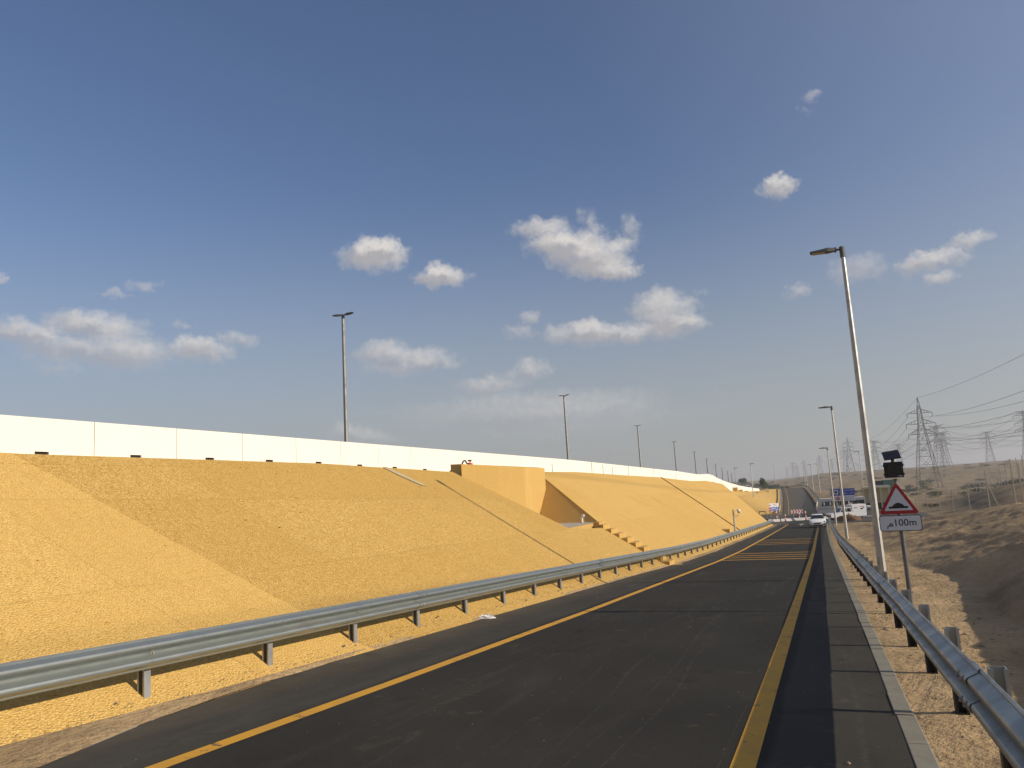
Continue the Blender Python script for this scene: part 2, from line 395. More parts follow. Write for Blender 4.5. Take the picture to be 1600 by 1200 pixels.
# ------------------------------------------------------------------ mesh helpers
def tag(o, label=None, cat=None, group=None, kind=None):
    if label: o['label'] = label
    if cat: o['category'] = cat
    if group: o['group'] = group
    if kind: o['kind'] = kind
    return o
def empty(name, loc, label=None, cat=None, group=None, rz=0):
    o = bpy.data.objects.new(name, None); o.location = loc; o.rotation_euler = (0, 0, rz); o.empty_display_size = .1
    COL.objects.link(o); return tag(o, label, cat, group)
def link(name, me, m, parent=None, loc=None, smooth=False):
    if m is not None and not me.materials: me.materials.append(m)
    if smooth: me.polygons.foreach_set('use_smooth', [True]*len(me.polygons))
    o = bpy.data.objects.new(name, me); COL.objects.link(o)
    if parent is not None: o.parent = parent
    if loc is not None: o.location = loc
    return o
class MB:
    def __init__(s): s.v = []; s.f = []
    def quadmesh(s, vs, fs):
        b = len(s.v); s.v += [tuple(v) for v in vs]; s.f += [tuple(i+b for i in f) for f in fs]; return s
    def box(s, x0, x1, y0, y1, z0, z1):
        return s.quadmesh([(x0,y0,z0),(x1,y0,z0),(x1,y1,z0),(x0,y1,z0),(x0,y0,z1),(x1,y0,z1),(x1,y1,z1),(x0,y1,z1)],
            [(0,3,2,1),(4,5,6,7),(0,1,5,4),(1,2,6,5),(2,3,7,6),(3,0,4,7)])
    def tube(s, a, b, r0, r1=None, n=8, caps=True):
        a, b = Vector(a), Vector(b); r1 = r0 if r1 is None else r1
        d = (b-a).normalized(); u = d.orthogonal().normalized(); w = d.cross(u)
        vs = []
        for p, r in ((a, r0), (b, r1)):
            for i in range(n):
                t = 2*math.pi*(i+.5)/n; vs.append(p+u*math.cos(t)*r+w*math.sin(t)*r)
        fs = [(i, (i+1) % n, n+(i+1) % n, n+i) for i in range(n)]
        if caps: fs += [tuple(range(n-1, -1, -1)), tuple(range(n, 2*n))]
        return s.quadmesh(vs, fs)
    def prism(s, poly, d, base=(0,0,0), ax=(1,0,0), ay=(0,0,1)):
        """extrude a 2D polygon (in ax, ay) by vector d"""
        base, ax, ay, d = Vector(base), Vector(ax), Vector(ay), Vector(d); n = len(poly)
        vs = [base+ax*p[0]+ay*p[1] for p in poly]; vs += [v+d for v in vs]
        return s.quadmesh(vs, [tuple(range(n-1, -1, -1)), tuple(range(n, 2*n))]+[(i, (i+1) % n, n+(i+1) % n, n+i) for i in range(n)])
    def loft(s, rings, close=True, caps=True):
        n = len(rings[0]); vs = [p for r in rings for p in r]; fs = []
        for k in range(len(rings)-1):
            for i in range(n if close else n-1):
                j = (i+1) % n; fs.append((k*n+i, k*n+j, (k+1)*n+j, (k+1)*n+i))
        if caps: fs += [tuple(range(n-1, -1, -1)), tuple(range((len(rings)-1)*n, len(rings)*n))]
        return s.quadmesh(vs, fs)
    def mesh(s, name='mesh'):
        me = bpy.data.meshes.new(name); me.from_pydata(s.v, [], s.f); me.update()
        bm = bmesh.new(); bm.from_mesh(me); bmesh.ops.recalc_face_normals(bm, faces=bm.faces); bm.to_mesh(me); bm.free()
        return me
    def build(s, name, m, parent=None, loc=None, smooth=False):
        return link(name, s.mesh(name), m, parent, loc, smooth)
def shade_auto(o, ang=35):
    me = o.data; me.polygons.foreach_set('use_smooth', [True]*len(me.polygons))
    try: me.set_sharp_from_angle(angle=math.radians(ang))
    except Exception: pass
    return o
def copy_tree(o, parent=None):
    c = o.copy(); COL.objects.link(c); c.parent = parent
    for ch in o.children: copy_tree(ch, c)
    return c

# value noise for the terrain
def vnoise(x, y, seed=0):
    xi = np.floor(x).astype(np.int64); yi = np.floor(y).astype(np.int64); fx = x-xi; fy = y-yi
    fx = fx*fx*(3-2*fx); fy = fy*fy*(3-2*fy)
    def h(a, b):
        n = (a*374761393 + b*668265263 + seed*982451653) & 0xffffffff
        n = ((n ^ (n >> 13))*1274126177) & 0xffffffff
        return ((n ^ (n >> 16)) & 0xffff)/65535.
    return (h(xi, yi)*(1-fx)+h(xi+1, yi)*fx)*(1-fy)+(h(xi, yi+1)*(1-fx)+h(xi+1, yi+1)*fx)*fy
def fbm(x, y, o=4, seed=0):
    s = 0; a = .5
    for k in range(o): s = s+a*(vnoise(x*2**k+17.3*k, y*2**k+5.1*k, seed+k)-.5); a *= .5
    return s*2
def sstep(a, b, x):
    t = np.clip((x-a)/(b-a), 0, 1); return t*t*(3-2*t)

# ------------------------------------------------------------------ lie of the land
PY = [-60, 0, 36, 46, 66, 92, 105, 140, 160, 200, 262, 300, 420, 6000]
PZ = [3, 0, -1.8, -2.22, -2.87, -3.65, -4.0, -4.22, -4.2, -3.1, -1.2, -1.6, -3, -3]
def zr(y): return np.interp(y, PY, PZ)
def ip(tab): 
    a = sorted(tab); return lambda y: np.interp(y, [p[0] for p in a], [p[1] for p in a])
asL = ip([(-40, -6.0), (2, -5.75), (4.45, -5.9), (5.84, -6.30), (7.94, -6.5), (11.3, -6.60), (23.7, -6.58), (33.5, -6.45), (42, -6.36), (57, -6.36), (81, -6.2), (104, -6.2)])
yLc = ip([(-40, -5.0), (4.7, -4.95), (8.1, -4.88), (15.6, -4.80), (47, -4.87), (68, -4.92), (104, -4.98)])
yRc = ip([(-40, -.7), (5.7, -.74), (16, -.81), (33, -.93), (62, -1.14), (79, -1.24), (104, -1.36)])
kOut = ip([(-40, .6), (6, .5), (18.7, .36), (37.3, .14), (51, -.06), (74.6, -.26), (104, -.46)])
kIn = lambda y: kOut(y)-.155
farL = ip([(139, -7.3), (170, -8.6), (200, -9.95), (257, -12.85), (300, -24)])
farR = ip([(139, -1.2), (170, -2.33), (196, -3.3), (248, -5.9), (262, -7.2), (300, -17)])
ROADW = (104, 139)

def grid(name, xs, ys, zf, m, parent=None, kind=None, smooth=True):
    """sheet with columns xs[j] (list of functions or numbers of y) along rows ys"""
    V = []; Fc = []
    nx = len(xs)
    for y in ys:
        for x in xs:
            xx = float(x(y)) if callable(x) else x
            V.append((xx, y, float(zf(xx, y))))
    for i in range(len(ys)-1):
        for j in range(nx-1):
            a = i*nx+j; Fc.append((a, a+1, a+nx+1, a+nx))
    me = bpy.data.meshes.new(name); me.from_pydata(V, [], Fc); me.update()
    o = link(name, me, m, parent, smooth=smooth)
    if kind: o['kind'] = kind
    return o
def lerpf(f, g, t): return lambda y: f(y)*(1-t)+g(y)*t
rows = list(np.concatenate([np.arange(-40, 30, 1.), np.arange(30, 104.1, 2.)])); rows[-1] = 104.0
road = grid('road', [lerpf(asL, kIn, t) for t in np.linspace(0, 1, 9)], rows, lambda x, y: zr(y), M['asphalt'], kind='structure')
grid('junction_road', list(np.linspace(-62, 12, 12)), list(np.linspace(104, 139, 8)), lambda x, y: zr(y), M['asphalt_far'], kind='structure')
frows = list(np.arange(139, 262, 3.))+[262, 266, 272, 280, 290, 300]
grid('far_road', [lerpf(farL, farR, t) for t in (0, .25, .5, .75, 1)], frows, lambda x, y: zr(y), M['asphalt_far'], kind='structure')
# painted markings, 4 mm above the asphalt
def stripe(name, cf, w, ys, m, parent, dz=.004, zf=None):
    return grid(name, [lambda y: cf(y)-w/2, lambda y: cf(y)+w/2], ys, lambda x, y: zr(y)+dz, m, parent)
ym = rows
stripe('edge_line', yLc, .17, ym[:-1]+[103.0], M['yellow'], road)
stripe('edge_line', yRc, .17, ym[:-1]+[103.0], M['yellow'], road)
for y in (36.6, 38.5, 40.3, 42.6, 53.2, 55.4, 57.8, 60.2):
    d = .30
    me = MB()
    V = []
    for yy in (y-d/2, y+d/2):
        for t in (0, .5, 1):
            xx = (float(yLc(yy))+.10)*(1-t)+(float(yRc(yy))-.11)*t; V.append((xx, yy, float(zr(yy))+.005))
    me.quadmesh(V, [(0, 1, 4, 3), (1, 2, 5, 4)]); me.build('rumble_bar', M['yellow'], road)
z0 = lambda y: float(zr(y))+.005
me = MB(); ar = [(-3.1, 97), (-2.95, 97), (-2.95, 101), (-2.55, 101), (-3.02, 103.6), (-3.5, 101), (-3.1, 101)]
me.quadmesh([(x-.3, y, z0(y)) for x, y in ar], [(0, 1, 2, 6), (2, 3, 4), (2, 4, 6), (6, 4, 5)]); me.build('lane_arrow', M['white_mark'], road)
frd = bpy.data.objects['far_road']
fl2 = lambda y: farL(y)+.9
stripe('edge_line', fl2, .15, frows, M['yellow_far'], frd)

# ------------------------------------------------------------------ desert
ZFD = [0, 105, 150, 300, 370, 450, 520, 600, 780, 1040, 1500, 1850, 2600, 3600]
ZFZ = [-4.35, -4.35, -4.7, -5.2, -6.2, -6.2, -2.0, .8, 2.8, 5.0, 6.3, 7.0, 8.5, 11]
def berm(y): return np.interp(y, [-40, 0, 12, 22, 30, 45, 60, 90, 104], [2.4, 2.35, 2.25, 2.1, 2.1, 2.1, 1.5, .45, 0])
def terrain(X, Y):
    D = np.hypot(X, Y); az = np.degrees(np.arctan2(X, Y))
    zf = np.interp(D, ZFD, ZFZ)
    dune = fbm(X/70, Y/55, 4, 3)*np.interp(D, [100, 250, 600, 1500, 3600], [.6, 2.6, 4.0, 5, 7]) + np.abs(fbm(X/22, Y/16, 3, 9))*np.interp(D, [60, 200, 600], [.1, 1.1, 1.8])
    zf = zf+dune-.6*np.interp(D, [100, 400], [0, 1])
    # the left half of the plain lies lower and flatter
    lw = sstep(1, -4, az)*sstep(150, 330, D)
    zf = zf*(1-lw)+(np.interp(D, [150, 400, 900, 3600], [-4, -3.2, -1.5, 4])+fbm(X/60, Y/60, 3, 5)*1.0)*lw
    # raised ground to the right, behind the near bank
    hill = np.exp(-(((X-27)/11)**2+((Y-128)/30)**2))*3.9 + np.exp(-(((X-19)/7)**2+((Y-88)/22)**2))*2.6
    zf = zf+hill
    # near bank beside the road
    k = kOut(Y); base = zr(Y); dx = X-k
    jag = fbm(X/3.1, Y/4.3, 4, 11)
    wd = np.interp(Y, [18, 34], [5.2, 7.4])
    t = np.clip((dx-1.85-np.interp(Y, [5, 14, 20, 30], [.05, .25, .75, .1])-.35*jag)/wd, 0, 1)
    gen = sstep(21, 33, Y)
    prof = np.clip(t/.26, 0, 1)*.44+np.clip((t-.26)/.74, 0, 1)*.56
    prof = prof+.05*np.exp(-((t-.26)/.10)**2)*(-1)
    prof = prof*(1-gen)+t*gen
    near = base+(berm(Y)+.25*sstep(30, 12, Y))*prof*(1+.05*jag)
    near += np.clip(dx/2, 0, 1)*(.10*jag+.05*fbm(X/.8, Y/1.1, 3, 21))+ .025*fbm(X/.35, Y/.4, 3, 31)*np.clip(dx*4, 0, 1)
    near += t*(1-t)*4*(.25*fbm((X+.30*Y)/1.6, (Y-.2*X)/7.5, 4, 41)+.08*fbm(X/.5, Y/1.6, 3, 43))
    drop = np.clip((X-(k+2.2+wd))/9, 0, 1)
    near = near*(1-drop)+np.maximum(near-1.2, zf)*drop
    w = sstep(92, 150, Y)
    w = np.maximum(w, sstep(k+12, k+26, X))
    z = near*(1-w)+zf*w
    # behind the camera
    zb = base+1.2+fbm(X/20, Y/20, 3, 8)
    b = sstep(-30, -60, Y); z = z*(1-b)+zb*b
    # keep below built surfaces
    def under(z, mask, target): return z*(1-mask)+np.minimum(z, target)*mask if False else z*(1-mask)+target*mask
    m1 = sstep(k-.06, k-.16, X)*(Y < 106)*(X > -70)
    z = np.where(X < k-.10, z*(1-m1)+(base-.45)*m1, z)
    # level ground round the junction and beside the far road
    m2 = sstep(98, 106, Y)*sstep(262, 205, Y)*sstep(22, 9, X)*sstep(-75, -62, X)
    z = z*(1-m2)+(zr(np.minimum(Y, 262))-.10+.05*jag*(X > 0))*m2
    fr = sstep(farR(Y)+9, farR(Y)+1.5, X)*sstep(farL(Y)-60, farL(Y)-40, X)*(Y > 195)*sstep(420, 330, Y)
    z = z*(1-fr)+(zr(Y)-.10)*fr
    return z
def noise_ok(): pass
azs = np.concatenate([np.arange(-180, -14, 3.), np.arange(-14, -3, .5), np.arange(-3, 14.2, .085), np.arange(14.5, 30, .5), np.arange(30, 180.1, 3.)])
azs[-1] = 180
rad = [1.2]
while rad[-1] < 3500: rad.append(rad[-1]*(1.0085 if rad[-1] < 160 else 1.012))
rad = np.array(rad)
A, Rr = np.meshgrid(np.radians(azs), rad)
GX = np.sin(A)*Rr; GY = np.cos(A)*Rr; GZ = terrain(GX, GY)
na, nr = len(azs), len(rad)
co = np.stack([GX, GY, GZ], -1).reshape(-1, 3)
idx = np.arange(nr*na).reshape(nr, na)
q = np.stack([idx[:-1, :-1], idx[:-1, 1:], idx[1:, 1:], idx[1:, :-1]], -1).reshape(-1, 4)
# drop the part of the plain that would cut through the raised highway on the left
qc = co[q].mean(1); keep = ~((qc[:, 0] < -6.9) & (qc[:, 1] < 139) & (qc[:, 1] > -38) & (qc[:, 0] > -19) & (qc[:, 1] < 100))
q = q[keep]
me = bpy.data.meshes.new('desert_ground')
me.vertices.add(len(co)); me.vertices.foreach_set('co', co.ravel())
me.loops.add(len(q)*4); me.loops.foreach_set('vertex_index', q.ravel().astype(np.int32))
me.polygons.add(len(q)); me.polygons.foreach_set('loop_start', (np.arange(len(q))*4).astype(np.int32))
try: me.polygons.foreach_set('loop_total', np.full(len(q), 4, np.int32))
except Exception: pass
me.update(calc_edges=True); me.validate()
g = link('desert_ground', me, M['sand'], smooth=True); g['kind'] = 'structure'
def tz(x, y): return float(terrain(np.array([float(x)]), np.array([float(y)]))[0])

# sandy verge between the asphalt and the gravel on the left
vy = list(np.arange(-38, 20, .18))+list(np.arange(20, 103.5, .6))
def vin(y): return float(asL(y))+.03+.08*float(fbm(np.array([y*.7]), np.array([3.3]), 4, 51)[0])
def vout(y): return min(float(asL(y))-.12, -6.62-.16*float(abs(fbm(np.array([y*.8]), np.array([8.3]), 4, 52)[0])))-.10
def vz(x, y):
    t = (vin(y)-x)/(vin(y)-vout(y)); return float(zr(y))+.006+.035*math.sin(math.pi*min(1, max(0, t)))**.7+(.05*t if t > .9 else 0)
grid('sand_verge', [vin, lambda y: vin(y)*.66+vout(y)*.34, lambda y: vin(y)*.33+vout(y)*.67, vout], vy, vz, M['sand'], kind='structure')

# ------------------------------------------------------------------ embankment
cX = ip([(-60, -11.2), (8, -11.7), (17, -12.5), (26, -13.0), (38, -14.2), (48, -15.0), (82, -16.25), (118, -16.6), (131, -15.6)])
SL = .62
def sz(x, y):
    d = -6.6-x
    toe = 0.0
    if d < .5: return float(zr(y))+SL*(max(d, -.3))*1.0 if d > 0 else float(zr(y))+.25*d
    return float(zr(y))+SL*d
def Yn(x): return 26.35+(x+12.9)*(28.75-26.35)/3.6 if x < -9.3 else 28.75
def Yf(x): return 38.1+(x+13.5)*(34.15-38.1)/3.8 if x < -9.7 else 34.15
def Yend(x): return float(np.interp(-x, [6.6, 7.3, 11.5, 15.6], [101.5, 103.2, 117., 130.]))
emb = None
def patch(name, y0f, y1f, ny, x0, x1f, nx, ridge=0):
    V = []; Fc = []
    for i in range(ny+1):
        for j in range(nx+1):
            t = j/nx
            # the row's own crest has to be found at its own y
            y = None; x = x0
            for _ in range(4):
                yy = y0f(x)+(y1f(x)-y0f(x))*i/ny; x = x0+(x1f(yy)-x0)*t
            y = y0f(x)+(y1f(x)-y0f(x))*i/ny
            z = sz(x, y)+.018*float(fbm(np.array([x/1.7]), np.array([y/2.3]), 3, 61)[0])*(1 if x < -7 else 0)
            V.append((x, y, z))
    for i in range(ny):
        for j in range(nx):
            a = i*(nx+1)+j; Fc.append((a, a+1, a+nx+2, a+nx+1))
    me = bpy.data.meshes.new(name); me.from_pydata(V, [], Fc); me.update()
    return me
def gslab(name, me, parent=None):
    return link(name, me, M['gravel'], parent, smooth=True)
e1 = gslab('embankment', patch('embankment', lambda x: -40, Yn, 90, -6.45, cX, 22)); e1['kind'] = 'structure'
e1b = gslab('lower_bank', patch('lower_bank', Yn, Yf, 8, -6.45, lambda y: -9.3, 8), e1)
e1c = gslab('far_bank', patch('far_bank', Yf, Yend, 60, -6.45, cX, 22), e1)
# rounded-over berm from the crest to the foot of the parapet
WT = [(-40, 4.55), (13, 4.42), (22, 4.39), (37, 4.33), (59, 4.24), (85, 3.92), (109, 3.62), (126.6, 3.24), (131, 3.26), (137, 3.38), (144, 3.2), (151, 2.6), (159.5, 2.08), (196, .55), (215, -.2), (240, -1.0)]
wtop = ip(WT)
def cz(y): return sz(float(cX(y)), y)
def bz(y):
    yc = y
    for _ in range(5): yc = y*abs(float(cX(yc)))/19
    return 1.65+(cz(yc)-1.65)*19/abs(float(cX(yc)))-.04
def bermgrid(name, y0, y1, n, x0f=None):
    ys = list(np.linspace(y0, y1, n)); xs = []
    def zf_(t):
        pass
    V = []; Fc = []; nt = 5
    for y in ys:
        for j in range(nt):
            t = j/(nt-1); a = float(cX(y)) if x0f is None else x0f(y); x = a*(1-t)+(-19.02)*t
            z = (cz(y) if x0f is None else sz(float(cX(y)), y))*(1-t)+min(bz(y), float(wtop(y))-.45)*t - .05*math.sin(math.pi*t)
            z += .03*float(fbm(np.array([x/1.3]), np.array([y/1.9]), 3, 71)[0])*(0 if j == 0 else 1)
            V.append((x, y, z))
    for i in range(len(ys)-1):
        for j in range(nt-1):
            a = i*nt+j; Fc.append((a, a+1, a+nt+1, a+nt))
    me = bpy.data.meshes.new(name); me.from_pydata(V, [], Fc); me.update(); return gslab(name, me, e1)
bermgrid('berm', -40, 26.35, 60); bermgrid('berm', 26.35, 38.1, 12, lambda y: -13.9); bermgrid('berm', 38.1, 131, 80)
# end of the bank: it turns the corner towards the underpass
V = [(-6.6, 101.5, zr(101.5)-.3), (-7.3, 103.2, sz(-7.3, 103.2)), (-11.5, 117, sz(-11.5, 117)), (-15.6, 130, sz(-15.6, 130)), (-19, 131, 2.0),
     (-16, 118, -4.3), (-25, 131, -4.3), (-40, 134, -4.3), (-40, 131, 2.0)]
MB().quadmesh(V, [(1, 0, 5), (1, 5, 2), (2, 5, 6, 3), (3, 6, 4), (4, 6, 7, 8)]).build('end_slope', M['gravel'], e1)
# the notch cut for the drainage outlet
FZ = .23
nb = MB()
nb.quadmesh([(-12.9, 26.35, sz(-12.9, 26.35)), (-9.3, 28.75, sz(-9.3, 28.75)), (-9.3, 28.75, FZ-.6), (-12.9, 26.35, FZ-.6)], [(0, 1, 2, 3)])
nb.quadmesh([(-13.5, 38.1, sz(-13.5, 38.1)), (-9.7, 34.15, sz(-9.7, 34.15)), (-9.7, 34.15, FZ-.05), (-13.1, 35.5, FZ-.05)], [(0, 1, 2, 3)])
nb.build('notch_side', M['render'], e1)
ho = empty('drainage_headwall', (-13.2, 31.5, FZ), 'yellow rendered headwall standing at the top of the notch in the gravel bank', 'headwall')
ho_i = Vector(ho.location)
def loc(o, pts): return [tuple(Vector(p)-Vector(o.location)) for p in pts]
h = MB(); poly = [(-12.7, 26.4), (-14.0, 28.1), (-14.0, 38.2), (-13.3, 37.45)]
zt = 2.94
h.quadmesh(loc(ho, [(x, y, -.4) for x, y in poly]+[(x, y, zt+(.10 if x < -13.5 else 0)) for x, y in poly]), [(3, 2, 1, 0), (4, 5, 6, 7), (0, 1, 5, 4), (1, 2, 6, 5), (2, 3, 7, 6), (3, 0, 4, 7)])
h.build('wall_block', M['render'], ho)
pl = MB(); P = [(-12.9, 27.2), (-9.75, 29.6), (-9.75, 34.1), (-13.0, 35.6)]
pl.quadmesh(loc(ho, [(x, y, -.3) for x, y in P]+[(x, y, FZ) for x, y in P]), [(3, 2, 1, 0), (4, 5, 6, 7), (0, 1, 5, 4), (1, 2, 6, 5), (2, 3, 7, 6), (3, 0, 4, 7)])
pl.build('platform', M['render'], ho)
MB().quadmesh(loc(ho, [(x, y, FZ+.004) for x, y in P]), [(0, 1, 2, 3)]).build('platform_top', M['concrete'], ho)
MB().box(.0+3.45, 3.72, 2.0-.1, 2.72, -.55, .02).build('end_block', M['render'], ho)
ls = [(-9.72, 29.2), (-9.30, 29.2), (-9.30, 33.2), (-9.72, 33.2)]
MB().box(3.46, 3.90, -2.2, 1.85, -.55, -.36).build('ledge', M['concrete'], ho)
vp = empty('vent_pipe', (-10.5, 34.2, FZ), 'small white bent pipe standing upright on the notch platform', 'pipe')
b = MB(); b.tube((0, 0, -.02), (0, 0, .27), .05, .05, 10); b.tube((0, 0, .27), (.05, -.01, .34), .05, .05, 10); b.tube((.05, -.01, .34), (.12, -.02, .30), .055, .065, 10)
shade_auto(b.build('pipe_body', M['cone_white'], vp))
MB().tube((0, 0, 0), (0, 0, .03), .09, .09, 12).build('flange', M['galv_post'], vp)
# steps down the bank
st = empty('bank_steps', (-8.1, 33.75, sz(-8.1, 33.75)), 'flight of yellow rendered steps running down the gravel bank below the notch platform', 'steps')
nst = 10
for k in range(nst):
    x1 = -9.62+.345*k; y = 33.72; top = FZ-.08-.205*k
    zb = min(sz(x1+.36, y), sz(x1, y))-.25
    o = MB().box(-.19, .19, -.55, .55, zb-top, 0).build('step', M['render'], st)
    o.location = Vector((x1+.19, y, top))-Vector(st.location)
# pale streak of spilled grout near the crest
sk = MB(); pts = [(-12.72, 20.75), (-12.74, 21.1), (-11.9, 21.75), (-11.7, 21.75), (-11.74, 21.5), (-12.3, 21.0)]
sk.quadmesh([(x, y, sz(x, y)+.022) for x, y in pts], [(0, 1, 2, 3, 4, 5)]).build('grout_streak', M['grout'], e1)
# raised lip along one casting joint
lp = MB(); cs = [(-16.2, 82.2), (-13.5, 78.6), (-10.98, 75.3), (-7.03, 69.6)]
for (xa, ya), (xb, yb) in zip(cs[:-1], cs[1:]): lp.quadmesh([(xa, ya, sz(xa, ya)-.05), (xb, yb, sz(xb, yb)-.05), (xb, yb, sz(xb, yb)+.09), (xa, ya, sz(xa, ya)+.09), (xa, ya+.25, sz(xa, ya+.25)-.05), (xb, yb+.25, sz(xb, yb+.25)-.05), (xb, yb+.25, sz(xb, yb+.25)+.09), (xa, ya+.25, sz(xa, ya+.25)+.09)], [(0,1,2,3), (3,2,6,7), (4,5,6,7)])
lp.build('joint_lip', M['gravel'], e1)

# ------------------------------------------------------------------ parapet wall on the crest
pw = empty('parapet_wall', (-19.1, 60, 2.0), 'long white precast concrete parapet along the top of the yellow bank', 'wall')
PWL = Vector(pw.location)
# joints measured every 3 m
y = 15.75-3*6
joints = []
while y < 160: joints.append(y); y += 3.0
def panel(y0, y1, hole=True):
    y0 += .009; y1 -= .009
    za, zb = float(wtop(y0)), float(wtop(y1)); bt = min(bz(y0), bz(y1), za-.8)-.35; 
    hy = y0+1.42; hz0 = bz(hy)-.1; hz1 = bz(hy)+.115; hw = .20
    X0, X1 = -19.0, -19.22
    b = MB()
    if hole:
        o1 = [(y0, bt), (hy-hw, bt), (hy-hw, hz1), (hy+hw, hz1), (hy+hw, bt), (y1, bt), (y1, zb), (y0, za)]
    else: o1 = [(y0, bt), (y1, bt), (y1, zb), (y0, za)]
    bb = []
    for X in (X0, X1): bb += [tuple(Vector((X, p[0], p[1]))-PWL) for p in o1]
    n = len(o1)
    if hole:
        fs = [(0, 1, 2, 7), (2, 3, 6, 7), (3, 4, 5, 6)]
    else: fs = [(0, 1, 2, 3)]
    fs2 = [tuple(i+n for i in f[::-1]) for f in fs]
    sd_ = [(i, (i+1) % n, n+(i+1) % n, n+i) for i in range(n)]
    b.quadmesh(bb, fs+fs2+sd_)
    o = b.build('wall_panel', M['wall'], pw)
    if hole:
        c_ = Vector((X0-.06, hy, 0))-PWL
        MB().box(c_.x-.1, c_.x, c_.y-hw-.02, c_.y+hw+.02, bt-PWL.z, hz1+.02-PWL.z).build('drain_opening', M['dark'], o)  # black block behind the cutout paints the shade inside the drain hole
for i, a in enumerate(joints): panel(a, a+3.0, hole=a < 42)
bk = MB()
for a in joints: 
    za, zb = float(wtop(a)), float(wtop(a+3)); bt = bz(a)-.5
    bk.quadmesh([tuple(Vector(p)-PWL) for p in ((-19.23, a, bt), (-19.23, a+3, bt), (-19.23, a+3, zb-.02), (-19.23, a, za-.02), (-19.26, a, bt), (-19.26, a+3, bt), (-19.26, a+3, zb-.02), (-19.26, a, za-.02))], [(0,1,2,3), (4,5,6,7), (3,2,6,7)])
bk.build('backing_strip', M['wall'], pw)
# bridge over the underpass and the parapet beyond it
br = empty('underpass_bridge', (-19.1, 150, 0), 'white bridge edge carrying the highway past the end of the yellow bank', 'bridge')
B0 = Vector(br.location)
d = MB(); rings = []
for yy in (128, 140, 150, 162, 178):
    t = float(wtop(yy))-1.0; rings.append([tuple(Vector(p)-B0) for p in ((-19.24, yy, t), (-45, yy, t), (-45, yy, t-1.0), (-19.24, yy, t-1.0))])
d.loft(rings).build('deck', M['wall'], br)
MB().box(-26, -.3, 27, 28.5, -5, -.4).build('abutment', M['concrete'], br); MB().box(-26, -1.2, -20, -19, -5, 1.0).build('abutment', M['concrete'], br)
MB().box(.02, 4.2, -17.5, -17.1, -.9, 2.6) if False else None
p2 = empty('far_parapet_wall', (-19.1, 200, -.5), 'low white parapet continuing downhill behind the second yellow bank', 'wall'); B2 = Vector(p2.location)
yy = 162.0
while yy < 225:
    b = MB(); rings = []
    for y_ in (yy+.02, yy+2.98):
        t = float(wtop(y_)); x = -19.1+max(0, y_-190)*.05; rings.append([tuple(Vector(p)-B2) for p in ((x, y_, t), (x-.22, y_, t), (x-.22, y_, t-2.0), (x, y_, t-2.0))])
    b.loft(rings).build('wall_panel', M['wall'], p2); yy += 3
# second bank beyond the underpass
T2 = [(-62, 158, -4.35), (-35, 150, -4.35), (-20, 145.5, -4.3), (-12, 141.5, -4.25), (-9.2, 142.5, -4.2), (-8.4, 150, -4.2), (-9.2, 170, -4.0), (-10.3, 190, -3.4), (-12.0, 225, -2.35), (-13.6, 257, -1.35)]
C2 = [(-62, 182, 1.2), (-35, 172, .9), (-24, 168, .75), (-20.5, 172, .3), (-19.3, 178, .02), (-18.9, 186, -.35), (-18.2, 200, -.8), (-17.4, 212, -1.0), (-16.4, 232, -1.2), (-15.3, 258, -1.22)]
rings = []
for tpt, cpt in zip(T2, C2):
    rings.append([tuple(Vector(tpt).lerp(Vector(cpt), k/8)) for k in range(9)]+[(cpt[0]-3, cpt[1]+2, cpt[2]+.05)])
V = [p for r in rings for p in r]; n = 10
me = bpy.data.meshes.new('second_embankment'); me.from_pydata(V, [], [(i*n+j, i*n+j+1, (i+1)*n+j+1, (i+1)*n+j) for i in range(len(rings)-1) for j in range(n-1)]); me.update()
e2 = link('second_embankment', me, M['gravel'], smooth=True); e2['kind'] = 'structure'
for (x, y, z) in ((-18.6, 176.5, .25), (-18.6, 187, -.4), (-18.2, 196, -.85), (-16.6, 207, -1.35), (-15.2, 225, -1.6)):
    MB().box(x-.5, x+.45, y-1.2, y+1.2, z-.5, z+.25).build('drain_box', M['render'], e2)
for yb in (131.5, 138.0):
    MB().box(-18.95, -18.2, yb, yb+1.7, 1.15, 1.95).build('drain_box', M['render'], e1)
# highway carriageway on top, seen again far away
hR = ip([(-40, -19.4), (200, -19.4), (260, -19.5), (330, -26), (430, -36), (900, -80), (1500, -135)])
hL = ip([(-40, -58), (200, -60), (260, -62), (430, -80), (900, -135), (1500, -200)])
hz_ = ip([(-40, 3.3), (59, 3.1), (109, 2.5), (144, 2.1), (160, 1.0), (196, -.5), (240, -1.2), (300, -1.1), (430, -.4), (600, .3), (900, 1.0), (1500, 2.2)])
hw = grid('highway', [lerpf(hR, hL, t) for t in (0, .3, .6, 1)], list(np.arange(-40, 300, 8.))+list(np.arange(300, 1500, 25.)), lambda x, y: float(hz_(y)), M['asphalt_far'], kind='structure')
for fr_ in (.12, .26): 
    cf = lerpf(hR, hL, fr_); stripe('lane_line', cf, .35, list(np.arange(230, 900, 15.)), M['yellow_far'], hw) if False else grid('lane_line', [lambda y: cf(y)-.3, lambda y: cf(y)+.3], list(np.arange(230, 900, 15.)), lambda x, y: float(hz_(y))+.01, M['yellow_far'], hw)

